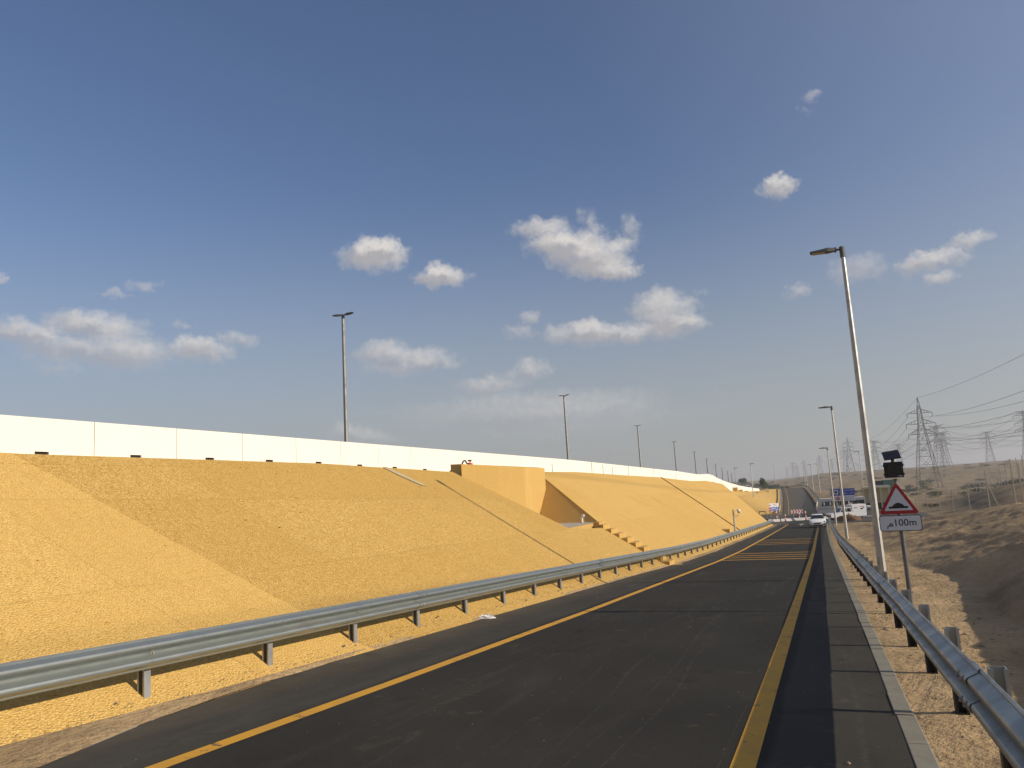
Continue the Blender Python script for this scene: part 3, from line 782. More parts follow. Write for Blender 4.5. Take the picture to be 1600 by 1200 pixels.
# kerb of single stones between asphalt and sand
kb = empty('kerb', (.4, 40, -2.0)); kb['kind'] = 'structure'; KB = Vector(kb.location)
y = -6.0; ki = 0
while y < 103:
    a, b_ = y+.006, y+.894; r = random.Random(ki); dz = r.uniform(-.002, .004); dx = r.uniform(-.006, .006)
    V = []
    for yy in (a, b_):
        for x, z in ((kIn(yy)+dx, -.25), (kOut(yy)+dx, -.25), (kOut(yy)+dx-.004, .000+dz), (kOut(yy)+dx-.014, .007+dz), (kIn(yy)+dx+.008, .007+dz), (kIn(yy)+dx+.001, .002+dz)):
            V.append(tuple(Vector((float(x), yy, float(zr(yy))+z))-KB))
    MB().loft([V[:6], V[6:]]).build('kerbstone', M['kerb'], kb); y += .9; ki += 1

# ------------------------------------------------------------------ guardrails
WPROF = [(.006, .312), (.018, .300), (.018, .290), (.078, .260), (.086, .254), (.091, .244), (.0925, .234), (.091, .222), (.080, .208), (.010, .174), (.002, .166), (.002, .146), (.010, .138), (.080, .106), (.087, .100), (.0915, .088), (.0925, .078), (.090, .064), (.080, .052), (.018, .022), (.018, .012), (.006, .0)]
def post_mesh(h, name, side):
    b = MB(); w = .05; d = .042; t = .007; dz = -.35
    lp_ = .022
    poly = [(-w, -d), (-w+lp_, -d), (-w+lp_, -d+t), (-w+t, -d+t), (-w+t, d-t), (w-t, d-t), (w-t, -d+t), (w-lp_, -d+t), (w-lp_, -d), (w, -d), (w, d), (-w, d)]
    b.prism(poly, (0, 0, h-dz), base=(0, 0, dz), ax=(1, 0, 0), ay=(0, 1, 0))
    me = b.mesh(name); return me
def bolt(b, p, s):       # a dome headed bolt on the rail face
    x, y, z = p
    b.tube((x-.008*s, y, z), (x+.004*s, y, z), .026, .026, 8); b.tube((x+.004*s, y, z), (x+.024*s, y, z), .015, .011, 6)
def guardrail(loc0, label, faceX, postX, side, zf, y0, y1, spacing=1.9, pmat='galv_post', group=None, seg=2, phase=0, topz=.72, ph=.735):
    """side = +1: face looks to +X, -1: face looks to -X. faceX/postX: functions of y"""
    r = empty('guardrail', loc0, label, 'guardrail', group); O = Vector(r.location)
    pm = post_mesh(ph, 'post', side); pm.materials.append(M[pmat])
    ys = []; y = y0+phase
    while y <= y1: ys.append(y); y += spacing
    for i, y in enumerate(ys):
        o = bpy.data.objects.new('post', pm); COL.objects.link(o); o.parent = r
        rr = random.Random(i*7+int(y0)); 
        o.location = Vector((float(postX(y)), y, zf(float(postX(y)), y)))-O; o.rotation_euler = (rr.uniform(-.012, .012), rr.uniform(-.012, .012), rr.uniform(-.03, .03))
    # beams, each two bays long, lapped over the next at a post
    for i in range(0, len(ys)-1, seg):
        a = ys[i]; b_ = ys[min(i+seg, len(ys)-1)]+.16; rings = []; ny = 3
        rr = random.Random(i); off = (.008 if (i//seg) % 2 else 0)+rr.uniform(-.002, .002)
        for j in range(ny):
            y = a-.16+(b_-a+.16)*j/(ny-1); yc = min(max(y, ys[0]), ys[-1]); z = float(zr(yc))+topz-.312; x = float(faceX(yc))
            front = [(x+side*(p[0]+off), y, z+p[1]) for p in WPROF]; back = [(q[0]-side*.005, q[1], q[2]) for q in front[::-1]]
            rings.append([tuple(Vector(p)-O) for p in front+back])
        m = MB(); m.loft(rings); ob = m.build('rail_beam', M['galv'], r)
        bb = MB()
        for yy in ((a-.08, a+.08) if seg > 1 else (a,)):
            z = float(zr(yy))+topz-.312; x = float(faceX(yy))+side*(.076+off)
            bolt(bb, (x-O.x+side*.012, yy-O.y, z+.236-O.z), side); bolt(bb, (x-O.x+side*.012, yy-O.y, z+.080-O.z), side)
        for k in range(1, seg):
            if i+k < len(ys):
                yy = ys[i+k]; z = float(zr(yy))+topz-.312; x = float(faceX(yy))+side*(.010+off); bolt(bb, (x-O.x, yy-O.y, z+.156-O.z), side)
        bb.build('bolts', M['fencepost'], ob)['kind'] = 'stuff'
    return r
guardrail((-6.75, 50, -2.4), 'long galvanised guardrail along the foot of the yellow gravel bank left of the road', lambda y: -6.74+.0*y, lambda y: -6.83, 1, lambda x, y: float(zr(y))+.09, -7.2, 103.5, spacing=1.93, phase=0.0, ph=.58)
guardrail((.9, 50, -2.4), 'galvanised guardrail with black footed posts on the sand right of the road', lambda y: float(kOut(y))+.25, lambda y: float(kOut(y))+.36, -1, lambda x, y: float(zr(y))+.0, -5.75, 101, spacing=1.9, pmat='galv_post_bit', phase=.06, ph=.705)
guardrail((-2, 200, -3.1), 'far guardrail along the right edge of the rising road beyond the junction', lambda y: float(farR(y))+.9, lambda y: float(farR(y))+1.0, -1, lambda x, y: float(zr(y)), 141, 284, spacing=4, seg=4)
guardrail((-10.5, 200, -3.1), 'far guardrail between the second yellow bank and the rising road', lambda y: float(farL(y))-.7, lambda y: float(farL(y))-.8, 1, lambda x, y: float(zr(y)), 143, 276, spacing=4, seg=4)

# ------------------------------------------------------------------ street lamps
def led_head(b, sgn, L_=.68, w=.28):
    rings = []
    for t, ww, z0_, z1_ in ((0, .07, -.035, .04), (.12, .10, -.045, .06), (.30, w/2, -.05, .075), (.55, w/2, -.045, .05), (.93, w/2*.92, -.035, .02), (1, w/2*.7, -.025, .005)):
        x = sgn*(t*L_); rings.append([(x, -ww, z0_), (x, ww, z0_), (x, ww*.9, (z0_+z1_)/2+.02), (x, ww*.55, z1_), (x, -ww*.55, z1_), (x, -ww*.9, (z0_+z1_)/2+.02)])
    b.loft(rings)
def single_lamp(loc0, h, label, group=None, rz=0, cat='street lamp', col=.112, sgn=-1):
    r = empty('street_lamp', loc0, label, cat, group, rz)
    b = MB(); b.tube((0, 0, -.2), (0, 0, h), col, col*.48, 8); shade_auto(b.build('pole', M['pole'], r))
    MB().box(-.2, .2, -.2, .2, -.05, .03).build('base_plate', M['galv_post'], r)
    b = MB(); b.tube((0, 0, h-.25), (0, 0, h+.06), .075, .075, 10); b.tube((0, 0, h-.02), (sgn*.18, 0, h), .03, .03, 8); b.box(sgn*.18-.03, sgn*.18+.03, -.05, .05, h-.07, h+.06); b.build('arm', M['led'], r)
    b = MB(); led_head(b, sgn); o = b.build('lamp_head', M['led'], r, loc=(sgn*.18, 0, h)); o.rotation_euler = (0, sgn*-.03, 0)
    MB().box(*(sorted((sgn*.28, sgn*.62))), -.11, .11, -.056, -.046).build('lamp_glass', M['glassled'], o)
    return r
def on(x, y): return (x, y, max(tz(x, y), float(zr(y))-.3)-.02)
single_lamp((1.14, 23.42, -1.19), 9.27, 'tall nearest street lamp standing just behind the right guardrail')
single_lamp((.90, 57.85, -2.62), 9.05, 'second nearest street lamp, behind the right guardrail before the white bus')
single_lamp((.50, 92.2, -3.66), 8.45, 'third street lamp along the right guardrail, beside the parked pickup')
single_lamp((6.13, 155.6, tz(6.13, 155.6)), 10.2, 'lamp with red and white footing standing near the cream shelter', col=.1)
rb = empty('pole_guard', (6.13, 154.9, tz(6.13, 155)), 'red and white barrier foot at the lamp near the cream shelter', 'barrier')
MB().tube((0, 0, 0), (-.9, 0, 1.3), .16, .1, 8).build('white_bar', M['cone_white'], rb); MB().tube((.1, 0, 0), (.5, 0, -.0+.02), .3, .05, 8).build('red_foot', M['red'], rb); MB().box(.35, .9, -.2, .2, 0, 1.5).build('red_panel', M['red'], rb)
lamps = [((-14.79, 174.4, -4.4), 9.8, 1, 'single arm lamp at the foot of the second yellow bank'), ((-21.8, 209.5, -4.0), 9.3, 1, 'single arm lamp rising behind the end of the first yellow bank')]
for p, h, s, lb in lamps: single_lamp(p, h, lb, sgn=s, col=.13)
for i, ((x, y, z), h) in enumerate([((-3.33, 218.02, -4.31), 9.36), ((-1.79, 223.01, -4.53), 9.72), ((-5.84, 269.93, -2.14), 9.15), ((-7.66, 323.27, -.37), 7.74), ((-25.73, 446.22, 1.52), 8.6)]):
    zb = tz(x, y)-.1; single_lamp((x, y, zb), z+h-zb, ['fourth', 'fifth', 'third', 'second', 'first'][i]+' from the left of the distant street lamps beyond the junction', 'distant lamps beyond the junction', col=.15)
# double-armed lamps on the highway, seen over the parapet
TWIN = [(-29.83, 44.29, 14.76), (-32.15, 100.41, 14.84), (-35.71, 160.96, 14.72), (-38.68, 219.65, 14.03), (-41.65, 275.14, 13.01), (-45.28, 330.37, 11.98), (-48.58, 383.56, 10.89), (-51.84, 434.6, 9.8), (-54.97, 487.87, 8.63), (-58.6, 540.94, 7.51)]
tl = ['nearest and tallest double headed lamp above the white parapet, left of centre', 'second nearest double headed lamp above the white parapet', 'third nearest double headed lamp above the white parapet']
proto = None
for i, (x, y, zt_) in enumerate(TWIN):
    zb = float(hz_(y)); h = zt_-zb
    lb = tl[i] if i < 3 else ['fourth', 'fifth', 'sixth', 'seventh', 'eighth', 'ninth', 'tenth'][i-3]+' double headed lamp from the left in the row receding above the highway'
    r = empty('highway_lamp', (x, y, zb), lb, 'street lamp', 'double headed lamps along the highway', rz=.12)
    b = MB(); b.tube((0, 0, -.2), (0, 0, h), .15+.0004*y, .085+.0004*y, 8); shade_auto(b.build('pole', M['pole_dark'], r))
    b = MB(); b.tube((-.22, 0, h-.02), (.22, 0, h-.02), .045, .045, 6); b.tube((0, 0, h-.3), (0, 0, h+.05), .11, .11, 8); b.build('cross_arm', M['led'], r)
    for s in (-1, 1):
        b = MB(); led_head(b, s, .62, .34); o = b.build('lamp_head', M['led'], r, loc=(s*.16, 0, h)); o.rotation_euler = (0, -.16*s if s > 0 else .05, 0)

# ------------------------------------------------------------------ near warning sign
SX, SY, SB = 1.15, 15.53, -.80
sg = empty('warning_sign', (SX, SY, SB), 'triangular red bordered speed hump sign with 100m plate and solar beacon behind the right guardrail', 'road sign', rz=-.10)
b = MB(); b.tube((0, 0, -.2), (0, 0, 2.34), .038, .038, 14); shade_auto(b.build('post', M['signpost'], sg))
def rtri(s, r=.035, cy=0):        # rounded triangle outline, side s, base at z=0
    H = s*math.sqrt(3)/2; pts = []
    for (x, z), a0 in (((s/2, 0), -90), ((0, H), 30), ((-s/2, 0), 150)):
        cx_, cz_ = {(s/2, 0): (s/2-r*math.sqrt(3), r), (0, H): (0, H-2*r), (-s/2, 0): (-s/2+r*math.sqrt(3), r)}[(x, z)]
        for k in range(5):
            t = math.radians(a0+k*30); pts.append((cx_+r*math.cos(t), cz_+r*math.sin(t)))
    return pts
def poly_obj(name, poly, y, thick, m, parent, z=0):
    return MB().prism(poly, (0, thick, 0), base=(0, y, z)).build(name, m, parent)
tz0 = 1.715
tri = poly_obj('triangle_plate', rtri(.66), -.052, .012, M['sign_red'], sg, tz0)
poly_obj('white_field', rtri(.47, .012), -.056, .003, M['sign_white'], tri, tz0+.062+.0)
hump = [(-.155, .0), (-.155, .035), (-.10, .037)]+[(-.10+.20*k/12, .037+.062*math.sin(math.pi*k/12)**.85) for k in range(1, 12)]+[(.10, .037), (.155, .035), (.155, .0)]
poly_obj('hump_symbol', hump, -.060, .003, M['sign_black'], tri, tz0+.10)
def rrect(w, h, r, n=5):
    pts = []
    for cx_, cz_, a0 in ((w/2-r, h-r, 0), (-w/2+r, h-r, 90), (-w/2+r, r, 180), (w/2-r, r, 270)):
        for k in range(n+1): t = math.radians(a0+90*k/n); pts.append((cx_+r*math.cos(t), cz_+r*math.sin(t)))
    return pts
pz = 1.70-.285
dp = poly_obj('distance_plate', rrect(.68, .28, .045), -.052, .012, M['sign_black'], sg, pz)
poly_obj('plate_face', rrect(.655, .255, .036), -.056, .003, M['sign_white'], dp, pz+.0125)
def text_obj(s, size, m, parent, x, y, z, name='lettering', sx=1):
    cu = bpy.data.curves.new(name, 'FONT'); cu.body = s; cu.size = size; cu.extrude = .0008; cu.align_x = 'LEFT'; cu.resolution_u = 4; cu.offset = .0008
    o = bpy.data.objects.new(name, cu); COL.objects.link(o); dg = bpy.context.evaluated_depsgraph_get(); dg.update()
    me = bpy.data.meshes.new_from_object(o.evaluated_get(dg)); bpy.data.objects.remove(o)
    o = link(name, me, m, parent, loc=(x, y, z)); o.rotation_euler = (math.pi/2, 0, 0); o.scale = (sx, 1, 1); return o
text_obj('100m', .165, M['sign_black'], dp, -.115, -.058, pz+.095)
# the Arabic letter meem, drawn as a closed stroke
def stroke(pts, w):
    L_, R_ = [], []
    for i, p in enumerate(pts):
        a = Vector(pts[max(i-1, 0)]); c_ = Vector(pts[min(i+1, len(pts)-1)]); d_ = (c_-a).normalized(); n_ = Vector((-d_.y, d_.x)); ww = w[i]/2
        L_.append(Vector(p)+n_*ww); R_.append(Vector(p)-n_*ww)
    vs = [(q.x, 0, q.y) for q in L_]+[(q.x, 0, q.y) for q in R_]; n_ = len(pts)
    return vs, [(i, i+1, n_+i+1, n_+i) for i in range(n_-1)]
loop = [(-.130, .100), (-.138, .128), (-.155, .137), (-.172, .124), (-.172, .104), (-.156, .092), (-.134, .096), (-.122, .097)]
tail = [(-.168, .100), (-.190, .096), (-.207, .086), (-.213, .066), (-.214, .030)]
mb = MB(); 
for pts, w in ((loop, [.018]*8), (tail, [.018, .018, .018, .016, .008])):
    vs, fs = stroke(pts, w); mb.quadmesh([(x, -.0585, z+pz) for x, y, z in vs], fs)
mb.build('arabic_letter', M['sign_black'], dp)
bc = MB(); bc.box(-.155, .155, -.10, .05, 2.36, 2.64); 
hs = bc.build('beacon_housing', M['black'], sg)
b = MB()
for sx_ in (-.17, .155):
    for zz in (2.42, 2.58): b.box(sx_, sx_+.015, -.07, -.03, zz-.02, zz+.02)
b.box(-.155, .155, -.108, -.10, 2.36, 2.372); b.build('hinges', M['black'], hs)
b = MB(); b.tube((0, -.118, 2.50), (0, -.10, 2.50), .128, .128, 28); b.build('beacon_lens', M['lens'], hs)
vz_ = MB(); rg = []
for t in np.linspace(-30, 210, 15):
    a = math.radians(t); rg.append((math.cos(a)*.135, math.sin(a)*.135))
V = []; 
for dy in (-.10, -.19):
    for q in (.135, .130):
        V += [(x/.135*q, dy if z > 0 else dy*.6-.04, 2.50+z/.135*q) for x, z in rg]
n = len(rg); vz_.quadmesh(V, [(i, i+1, 2*n+i+1, 2*n+i) for i in range(n-1)]+[(n+i, n+i+1, 3*n+i+1, 3*n+i) for i in range(n-1)]+[(2*n+i, 2*n+i+1, 3*n+i+1, 3*n+i) for i in range(n-1)])
vz_.build('visor', M['black'], hs)
MB().box(.05, .13, -.103, -.1005, 2.38, 2.392).build('maker_plate', M['sign_white'], hs)
b = MB(); b.tube((0, 0, 2.64), (0, 0, 2.70), .028, .028, 10); b.box(-.05, .05, -.03, .03, 2.69, 2.705); b.build('panel_bracket', M['black'], sg)
b = MB(); b.box(-.14, .14, -.115, .115, -.008, .008); o = b.build('solar_panel', M['black'], sg, loc=(-.01, 0, 2.765)); o.rotation_euler = (math.radians(40), math.radians(-6), math.radians(8))
for i in range(3):
    for j in range(2):
        MB().box(-.128+.086*i, -.046+.086*i, -.104+.106*j, -.004+.106*j, .0085, .0105).build('solar_cell', M['solar'], o)
bm = MB(); bm.tube((0, 0, 1.39), (0, 0, 1.45), .044, .044, 12); bm.tube((0, 0, 1.62), (0, 0, 1.66), .044, .044, 12); bm.tube((0, 0, 1.95), (0, 0, 2.0), .044, .044, 12); bm.build('clamps', M['signpost'], sg)

# ------------------------------------------------------------------ signs and barriers at the junction
def gz(x, y): return float(zr(y))
def bars(b, rows_, seed):           # tiny unreadable lines of far-off lettering
    r = random.Random(seed)
    for x0, x1, z in rows_:
        x = x0
        while x < x1:
            w = r.uniform(.06, .2); b.box(x, min(x+w, x1), -.012, -.004, z, z+r.uniform(.05, .10)); x += w+.05
s1 = empty('direction_sign', (-7.45, 119.3, gz(0, 119)), 'small white over blue direction sign with no entry symbols below the left bank', 'road sign', rz=.75)
for x in (-.75, .6): MB().box(x-.04, x+.04, -.04, .04, -.1, 1.3).build('leg', M['signpost'], s1)
MB().box(-.85, .85, 0, .05, 1.82, 2.36).build('white_panel', M['cone_white'], s1); MB().box(-.60, .85, 0, .05, 1.28, 1.80).build('blue_panel', M['sign_blue'], s1)
MB().box(-.85, -.62, -.002, .048, 1.28, 1.80).build('red_panel', M['sign_red'], s1)
MB().box(-.83, -.64, -.010, -.003, 1.48, 1.58).build('white_bar', M['cone_white'], s1)
b = MB(); b.tube((-.66, -.02, 2.10), (-.66, .0, 2.10), .13, .13, 14); o = b.build('no_entry_disc', M['sign_red'], s1); MB().box(-.74, -.58, -.03, -.021, 2.08, 2.12).build('white_bar', M['cone_white'], o)
b = MB(); bars(b, [(-.5, .0, 1.38), (.1, .75, 1.38), (-.5, 0, 1.58), (-.05, .7, 1.62)], 3); b.build('lettering', M['cone_white'], s1)
b = MB(); bars(b, [(-.35, .7, 1.95), (-.2, .6, 2.18)], 4); b.build('lettering', M['kerb'], s1)
o = MB().prism([(-.09, 0), (0, -.09), (.09, 0), (0, .09)], (0, .02, 0), base=(0, -.03, 1.05)).build('red_diamond', M['sign_red'], s1)
s2 = empty('direction_sign', (2.05, 123.3, gz(0, 123)), 'large blue over white direction sign standing above the white pickup', 'road sign')
for x in (-1.0, 1.15): b = MB(); b.tube((x, .05, -.3), (x, .05, 2.4), .06, .06, 8); b.build('leg', M['signpost'], s2)
MB().box(-1.6, 1.62, -.03, .03, 2.93, 3.90).build('blue_panel', M['sign_blue'], s2); MB().box(-1.6, 1.62, -.03, .03, 2.12, 2.90).build('white_panel', M['sign_white'], s2)
b = MB(); b.box(-1.2, -.62, -.045, -.031, 3.1, 3.75); b.build('symbol_square', M['sign_white'], s2); 
b = MB(); b.box(-1.02, -.8, -.06, -.046, 3.2, 3.62); b.box(-1.12, -.7, -.06, -.046, 3.38, 3.5); b.build('symbol', M['sign_black'], s2)
b = MB(); bars(b, [(-.2, .6, 3.2), (.9, 1.5, 3.2), (.1, 1.5, 3.6), (-.5, .0, 3.4), (-1.55, -1.3, 3.25), (-1.55, -1.3, 3.5)], 5)
o = b.build('lettering', M['cone_white'], s2); o.location = (0, -.03, 0)
b = MB(); bars(b, [(-.3, 1.4, 2.3), (.2, 1.4, 2.6), (-1.5, -1.2, 2.4), (-1.5, -1.25, 2.6)], 6); o = b.build('lettering', M['kerb'], s2); o.location = (0, -.03, 0)
b = MB(); b.tube((-.72, -.05, 2.5), (-.72, -.031, 2.5), .26, .26, 16); o = b.build('no_entry_disc', M['sign_red'], s2); MB().box(-.88, -.56, -.065, -.051, 2.46, 2.54).build('white_bar', M['cone_white'], o)
sp = empty('small_sign', (1.15, 118.3, gz(0, 118)), 'thin post with small red disc in front of the white bus', 'road sign')
MB().tube((0, 0, 0), (0, 0, 2.0), .035, .035, 8).build('post', M['galv_post'], sp)
ch = empty('chevron_board', (-4.25, 116.3, gz(0, 116)), 'red and white chevron board on the median beyond the low white barriers', 'chevron sign', rz=.30)
for x in (-.5, .5): MB().box(x-.03, x+.03, 0, .06, -.05, .95).build('leg', M['galv_post'], ch)
bd = MB().box(-.80, .80, -.03, 0, .88, 1.42).build('white_board', M['cone_white'], ch)
for k in range(4):
    x = -.68+k*.38; MB().prism([(x, 0), (x+.17, 0), (x+.34, .27), (x+.17, .54), (x, .54), (x+.17, .27)], (0, .004, 0), base=(0, -.035, .88)).build('red_chevron', M['sign_red'], bd)
for i, x0 in enumerate(np.arange(-8.0, 1.5, 1.62)):
    y0_ = 113.0+.35*(x0+8)/1.6; y0_ = 112.9+.40*(x0+8); bb = empty('low_barrier', (x0+.78, y0_, gz(0, y0_)), ['first', 'second', 'third', 'fourth', 'fifth', 'sixth'][i]+' low white barrier block from the left in the row closing the junction', 'barrier', 'low white barriers across the junction', rz=.38)
    MB().loft([[(x, -.22, 0), (x, .22, 0), (x, .12, .34), (x, -.12, .34)] for x in (-.78, .78)]).build('block', M['cone_white'], bb)
    MB().box(-.70, -.55, -.215, .215, .0, .05).build('foot_slot', M['dark'], bb)  # solid dark box, the slot's shade painted on the block
for i, x0 in enumerate(np.arange(-8.6, 2.8, 1.9)):
    y0_ = 115.0+.25*(x0+8)/1.6; MB().loft([[(x, -.25, 0), (x, .25, 0), (x, .16, .30), (x, -.16, .30)] for x in (x0-.95, x0+.94)]).build('median_kerb', M['rubble'] if False else M['black'], None)  # near-black blocks forming a dark strip behind the barriers
    o = [q for q in bpy.data.objects if q.name.startswith('median_kerb')][-1]
for q in [q for q in bpy.data.objects if q.name.startswith('median_kerb')]:
    c_ = sum((Vector(v.co) for v in q.data.vertices), Vector())/len(q.data.vertices)
    for v in q.data.vertices: v.co -= c_
    q.location = Vector((c_.x, 115.0+.25*(c_.x+8)/1.6, gz(0, 115)+.15)); tag(q, 'black strip block behind the low white barriers, '+['first', 'second', 'third', 'fourth', 'fifth', 'sixth', 'seventh'][int(q.name[-1]) if '.' in q.name else 0]+' from the left', 'separator', 'black strip blocks behind the white barriers')
for i, (x, y, h) in enumerate([(-6.9, 114.4, 1.45), (-5.7, 112.6, .95), (-4.0, 115.6, 1.0), (-3.1, 113.7, 1.25)]):
    p = empty('bollard', (x, y, gz(0, y)), ['tall red and white post beside the small direction sign', 'short red and white post in front of the low barriers', 'red and white post under the chevron board', 'red and white post just left of the white sedan'][i], 'bollard')
    MB().tube((0, 0, 0), (0, 0, .06), .2, .2, 10).build('foot', M['black'], p)
    nb_ = 4
    for k in range(nb_): MB().tube((0, 0, .06+(h-.06)*k/nb_), (0, 0, .06+(h-.06)*(k+1)/nb_), .085, .085, 10).build('red_band' if k % 2 == 0 else 'white_band', M['red'] if k % 2 == 0 else M['cone_white'], p)
tp = empty('gate_arm', (-8.9, 118.5, gz(0, 118)), 'dark bent tube rail at the toe of the yellow bank by the junction', 'rail')
b = MB(); b.tube((-.6, 0, 0), (-.6, 0, 1.3), .06); b.tube((-.6, 0, 1.3), (.3, 0, 1.25), .06); b.tube((.3, 0, 1.25), (.4, 0, 0), .06); b.build('tube', M['signpost'], tp)

# CCTV pole on the left
cc = empty('camera_pole', (-7.15, 64.5, sz(-7.15, 64.5)), 'slim pole with a dome camera on a short arm behind the left guardrail', 'camera pole')
hh = -.50-float(sz(-7.15, 64.5))
b = MB(); b.tube((0, 0, -.2), (0, 0, hh), .075, .07, 10); shade_auto(b.build('pole', M['pole'], cc))
b = MB(); b.tube((0, 0, hh-.55), (.36, 0, hh-.52), .03); b.tube((.36, 0, hh-.52), (.42, 0, hh-.2), .03); b.build('arm', M['cone_white'], cc)
b = MB()
rings = []
for k in range(7):
    a = math.pi*k/6; rings.append([(.42+math.sin(a)*.15*math.cos(t)+1e-4, math.sin(a)*.15*math.sin(t), hh-.12+.15*math.cos(a)) for t in np.linspace(0, 2*math.pi, 12, endpoint=False)])
b.loft(rings); shade_auto(b.build('dome_camera', M['cone_white'], cc), 60)
MB().tube((.42, 0, hh-.30), (.42, 0, hh-.17), .06, .12, 12).build('camera_lens', M['black'], cc)
cb = MB().box(-.4, .3, -.4, .4, -.3, .22); o = cb.build('cable_chamber', M['render'], None, loc=(-7.6, 62.6, sz(-7.6, 62.6))); tag(o, 'low rendered block on the bank beside the camera pole', 'chamber')  # low box in render colour on the bank

# tool left on the headwall and stakes on the berm
tl_ = empty('hose_fitting', (-13.35, 28.0, 2.99), 'red and black valve fitting lying on top of the yellow headwall', 'valve')
b = MB(); pts = [(-.05, -.1, 0), (-.02, 0, .14), (0, .12, .17), (.02, .24, .05), (.02, .42, .03)]
for p, q_ in zip(pts[:-1], pts[1:]): b.tube(p, q_, .03, .03, 6)
b.build('bent_hose', M['black'], tl_); b = MB(); b.tube((0, .45, .03), (0, .75, .03), .05, .05, 8); b.tube((0, .58, .03), (0, .60, .20), .025); b.build('valve', M['red'], tl_); MB().box(-.06, .06, .5, .62, .14, .2).build('wheel', M['black'], tl_)
for i, (x, y, h_, tx, ty) in enumerate([(-16, 46.5, .55, 0, .03), (-16, 55.5, .75, 0, 0), (-15.7, 57.5, .6, 0, 0), (-16, 66.7, .7, .15, -.25), (-16.6, 80, .75, .2, -.35), (-16, 61.5, .5, 0, .05), (-17, 95, .6, .2, .3)]):
    r = MB().tube((0, 0, -.4), (tx, ty, h_), .02, .018, 5).build('stake', M['signpost'], None, loc=(x, y, float(bz(y))*.4+cz(y)*.6)); tag(r, ['first', 'second', 'third', 'fifth', 'sixth', 'fourth', 'seventh'][i]+' thin steel stake from the left on the bank top right of the headwall', 'stake', 'steel stakes along the top of the bank')

# ------------------------------------------------------------------ vehicles
def wheel(parent, x, y, r, w=.2, name='wheel'):
    b = MB(); b.tube((x-w/2, y, r), (x+w/2, y, r), r, r, 20); t = b.build(name, M['tyre'], parent)
    b = MB(); b.tube((x-w/2-.004, y, r), (x+w/2+.004, y, r), r*.62, r*.62, 16); b.build('rim', M['rim'], t); return t
def body_loft(sts):
    """sts: (y, halfwidth, zbottom, zwaist, ztop, crown)"""
    rings = []
    for y, w, zb, zm, zt_, cr_ in sts:
        h = [(w*.80, zb), (w*.97, zb+.10), (w, zm), (w*.95, zt_-.04), (w*.80, zt_), (w*.4, zt_+cr_)]
        rings.append([(-a, y, z) for a, z in h[::-1]][::-1]+[(a, y, z) for a, z in h[::-1]])
    return rings
def sedan(loc0, rz, label, sc=1):
    r = empty('car', loc0, label, 'car', rz=rz); r.scale = (sc,)*3
    b = MB(); b.loft(body_loft([(-2.22, .58, .28, .45, .60, .02), (-2.12, .78, .20, .50, .70, .03), (-1.75, .85, .18, .58, .84, .04), (-1.0, .87, .18, .62, .95, .045), (0, .88, .18, .64, .98, .02), (1.3, .88, .18, .64, 1.0, .02), (2.0, .84, .22, .62, 1.02, .02), (2.2, .72, .32, .6, .92, .02)]))
    shade_auto(b.build('body', M['white_paint'], r), 50)
    b = MB(); gs = [(-1.0, .76, .70, .93, .97), (-.35, .70, .57, .93, 1.38), (.2, .70, .555, .93, 1.46), (.9, .70, .56, .93, 1.43), (1.75, .76, .66, .95, 1.03)]
    rings = []
    for y, wb, wt, z0_, z1_ in gs: rings.append([(-wb*1.04, y, z0_), (-wt, y, z1_-.03), (-wt*.7, y, z1_), (wt*.7, y, z1_), (wt, y, z1_-.03), (wb*1.04, y, z0_)])
    b.loft(rings); shade_auto(b.build('cabin', M['white_paint'], r), 40)
    MB().quadmesh([(-.69, -.985, 1.0), (.69, -.985, 1.0), (.56, -.40, 1.375), (-.56, -.40, 1.375)], [(0, 1, 2, 3)]).build('windscreen', M['glass'], r)
    for s in (-1, 1):
        MB().quadmesh([(s*.765, -.72, 1.0), (s*.765, 1.25, 1.02), (s*.60, .85, 1.36), (s*.60, -.25, 1.35)], [(0, 1, 2, 3)]).build('side_window', M['glass'], r)
        MB().prism([(s*.80, .66), (s*.50, .60), (s*.56, .70), (s*.72, .80), (s*.83, .80)], (0, .25, 0), base=(0, -2.135, 0)).build('headlight', M['headlamp'], r)
        MB().box(*(sorted((s*.60, s*.78))), -2.20, -2.10, .34, .44).build('fog_lamp', M['black'], r)
        MB().box(*(sorted((s*.84, s*1.02))), -.72, -.58, .96, 1.09).build('mirror', M['white_paint'], r)
    MB().prism([(-.42, .62), (.42, .62), (.30, .48), (-.30, .48)], (0, .2, 0), base=(0, -2.245, 0)).build('grille', M['black'], r)
    MB().prism([(-.55, .38), (.55, .38), (.48, .26), (-.48, .26)], (0, .2, 0), base=(0, -2.25, 0)).build('air_intake', M['black'], r)
    MB().box(-.24, .24, -2.255, -2.245, .40, .48).build('number_plate', M['sign_white'], r)
    for x in (-.77, .77):
        for y in (-1.4, 1.35): wheel(r, x, y, .31)
    return r
sedan((-1.28, 88.2, float(zr(88.2))), 0, 'white sedan driving towards the viewer down the lane', .93)
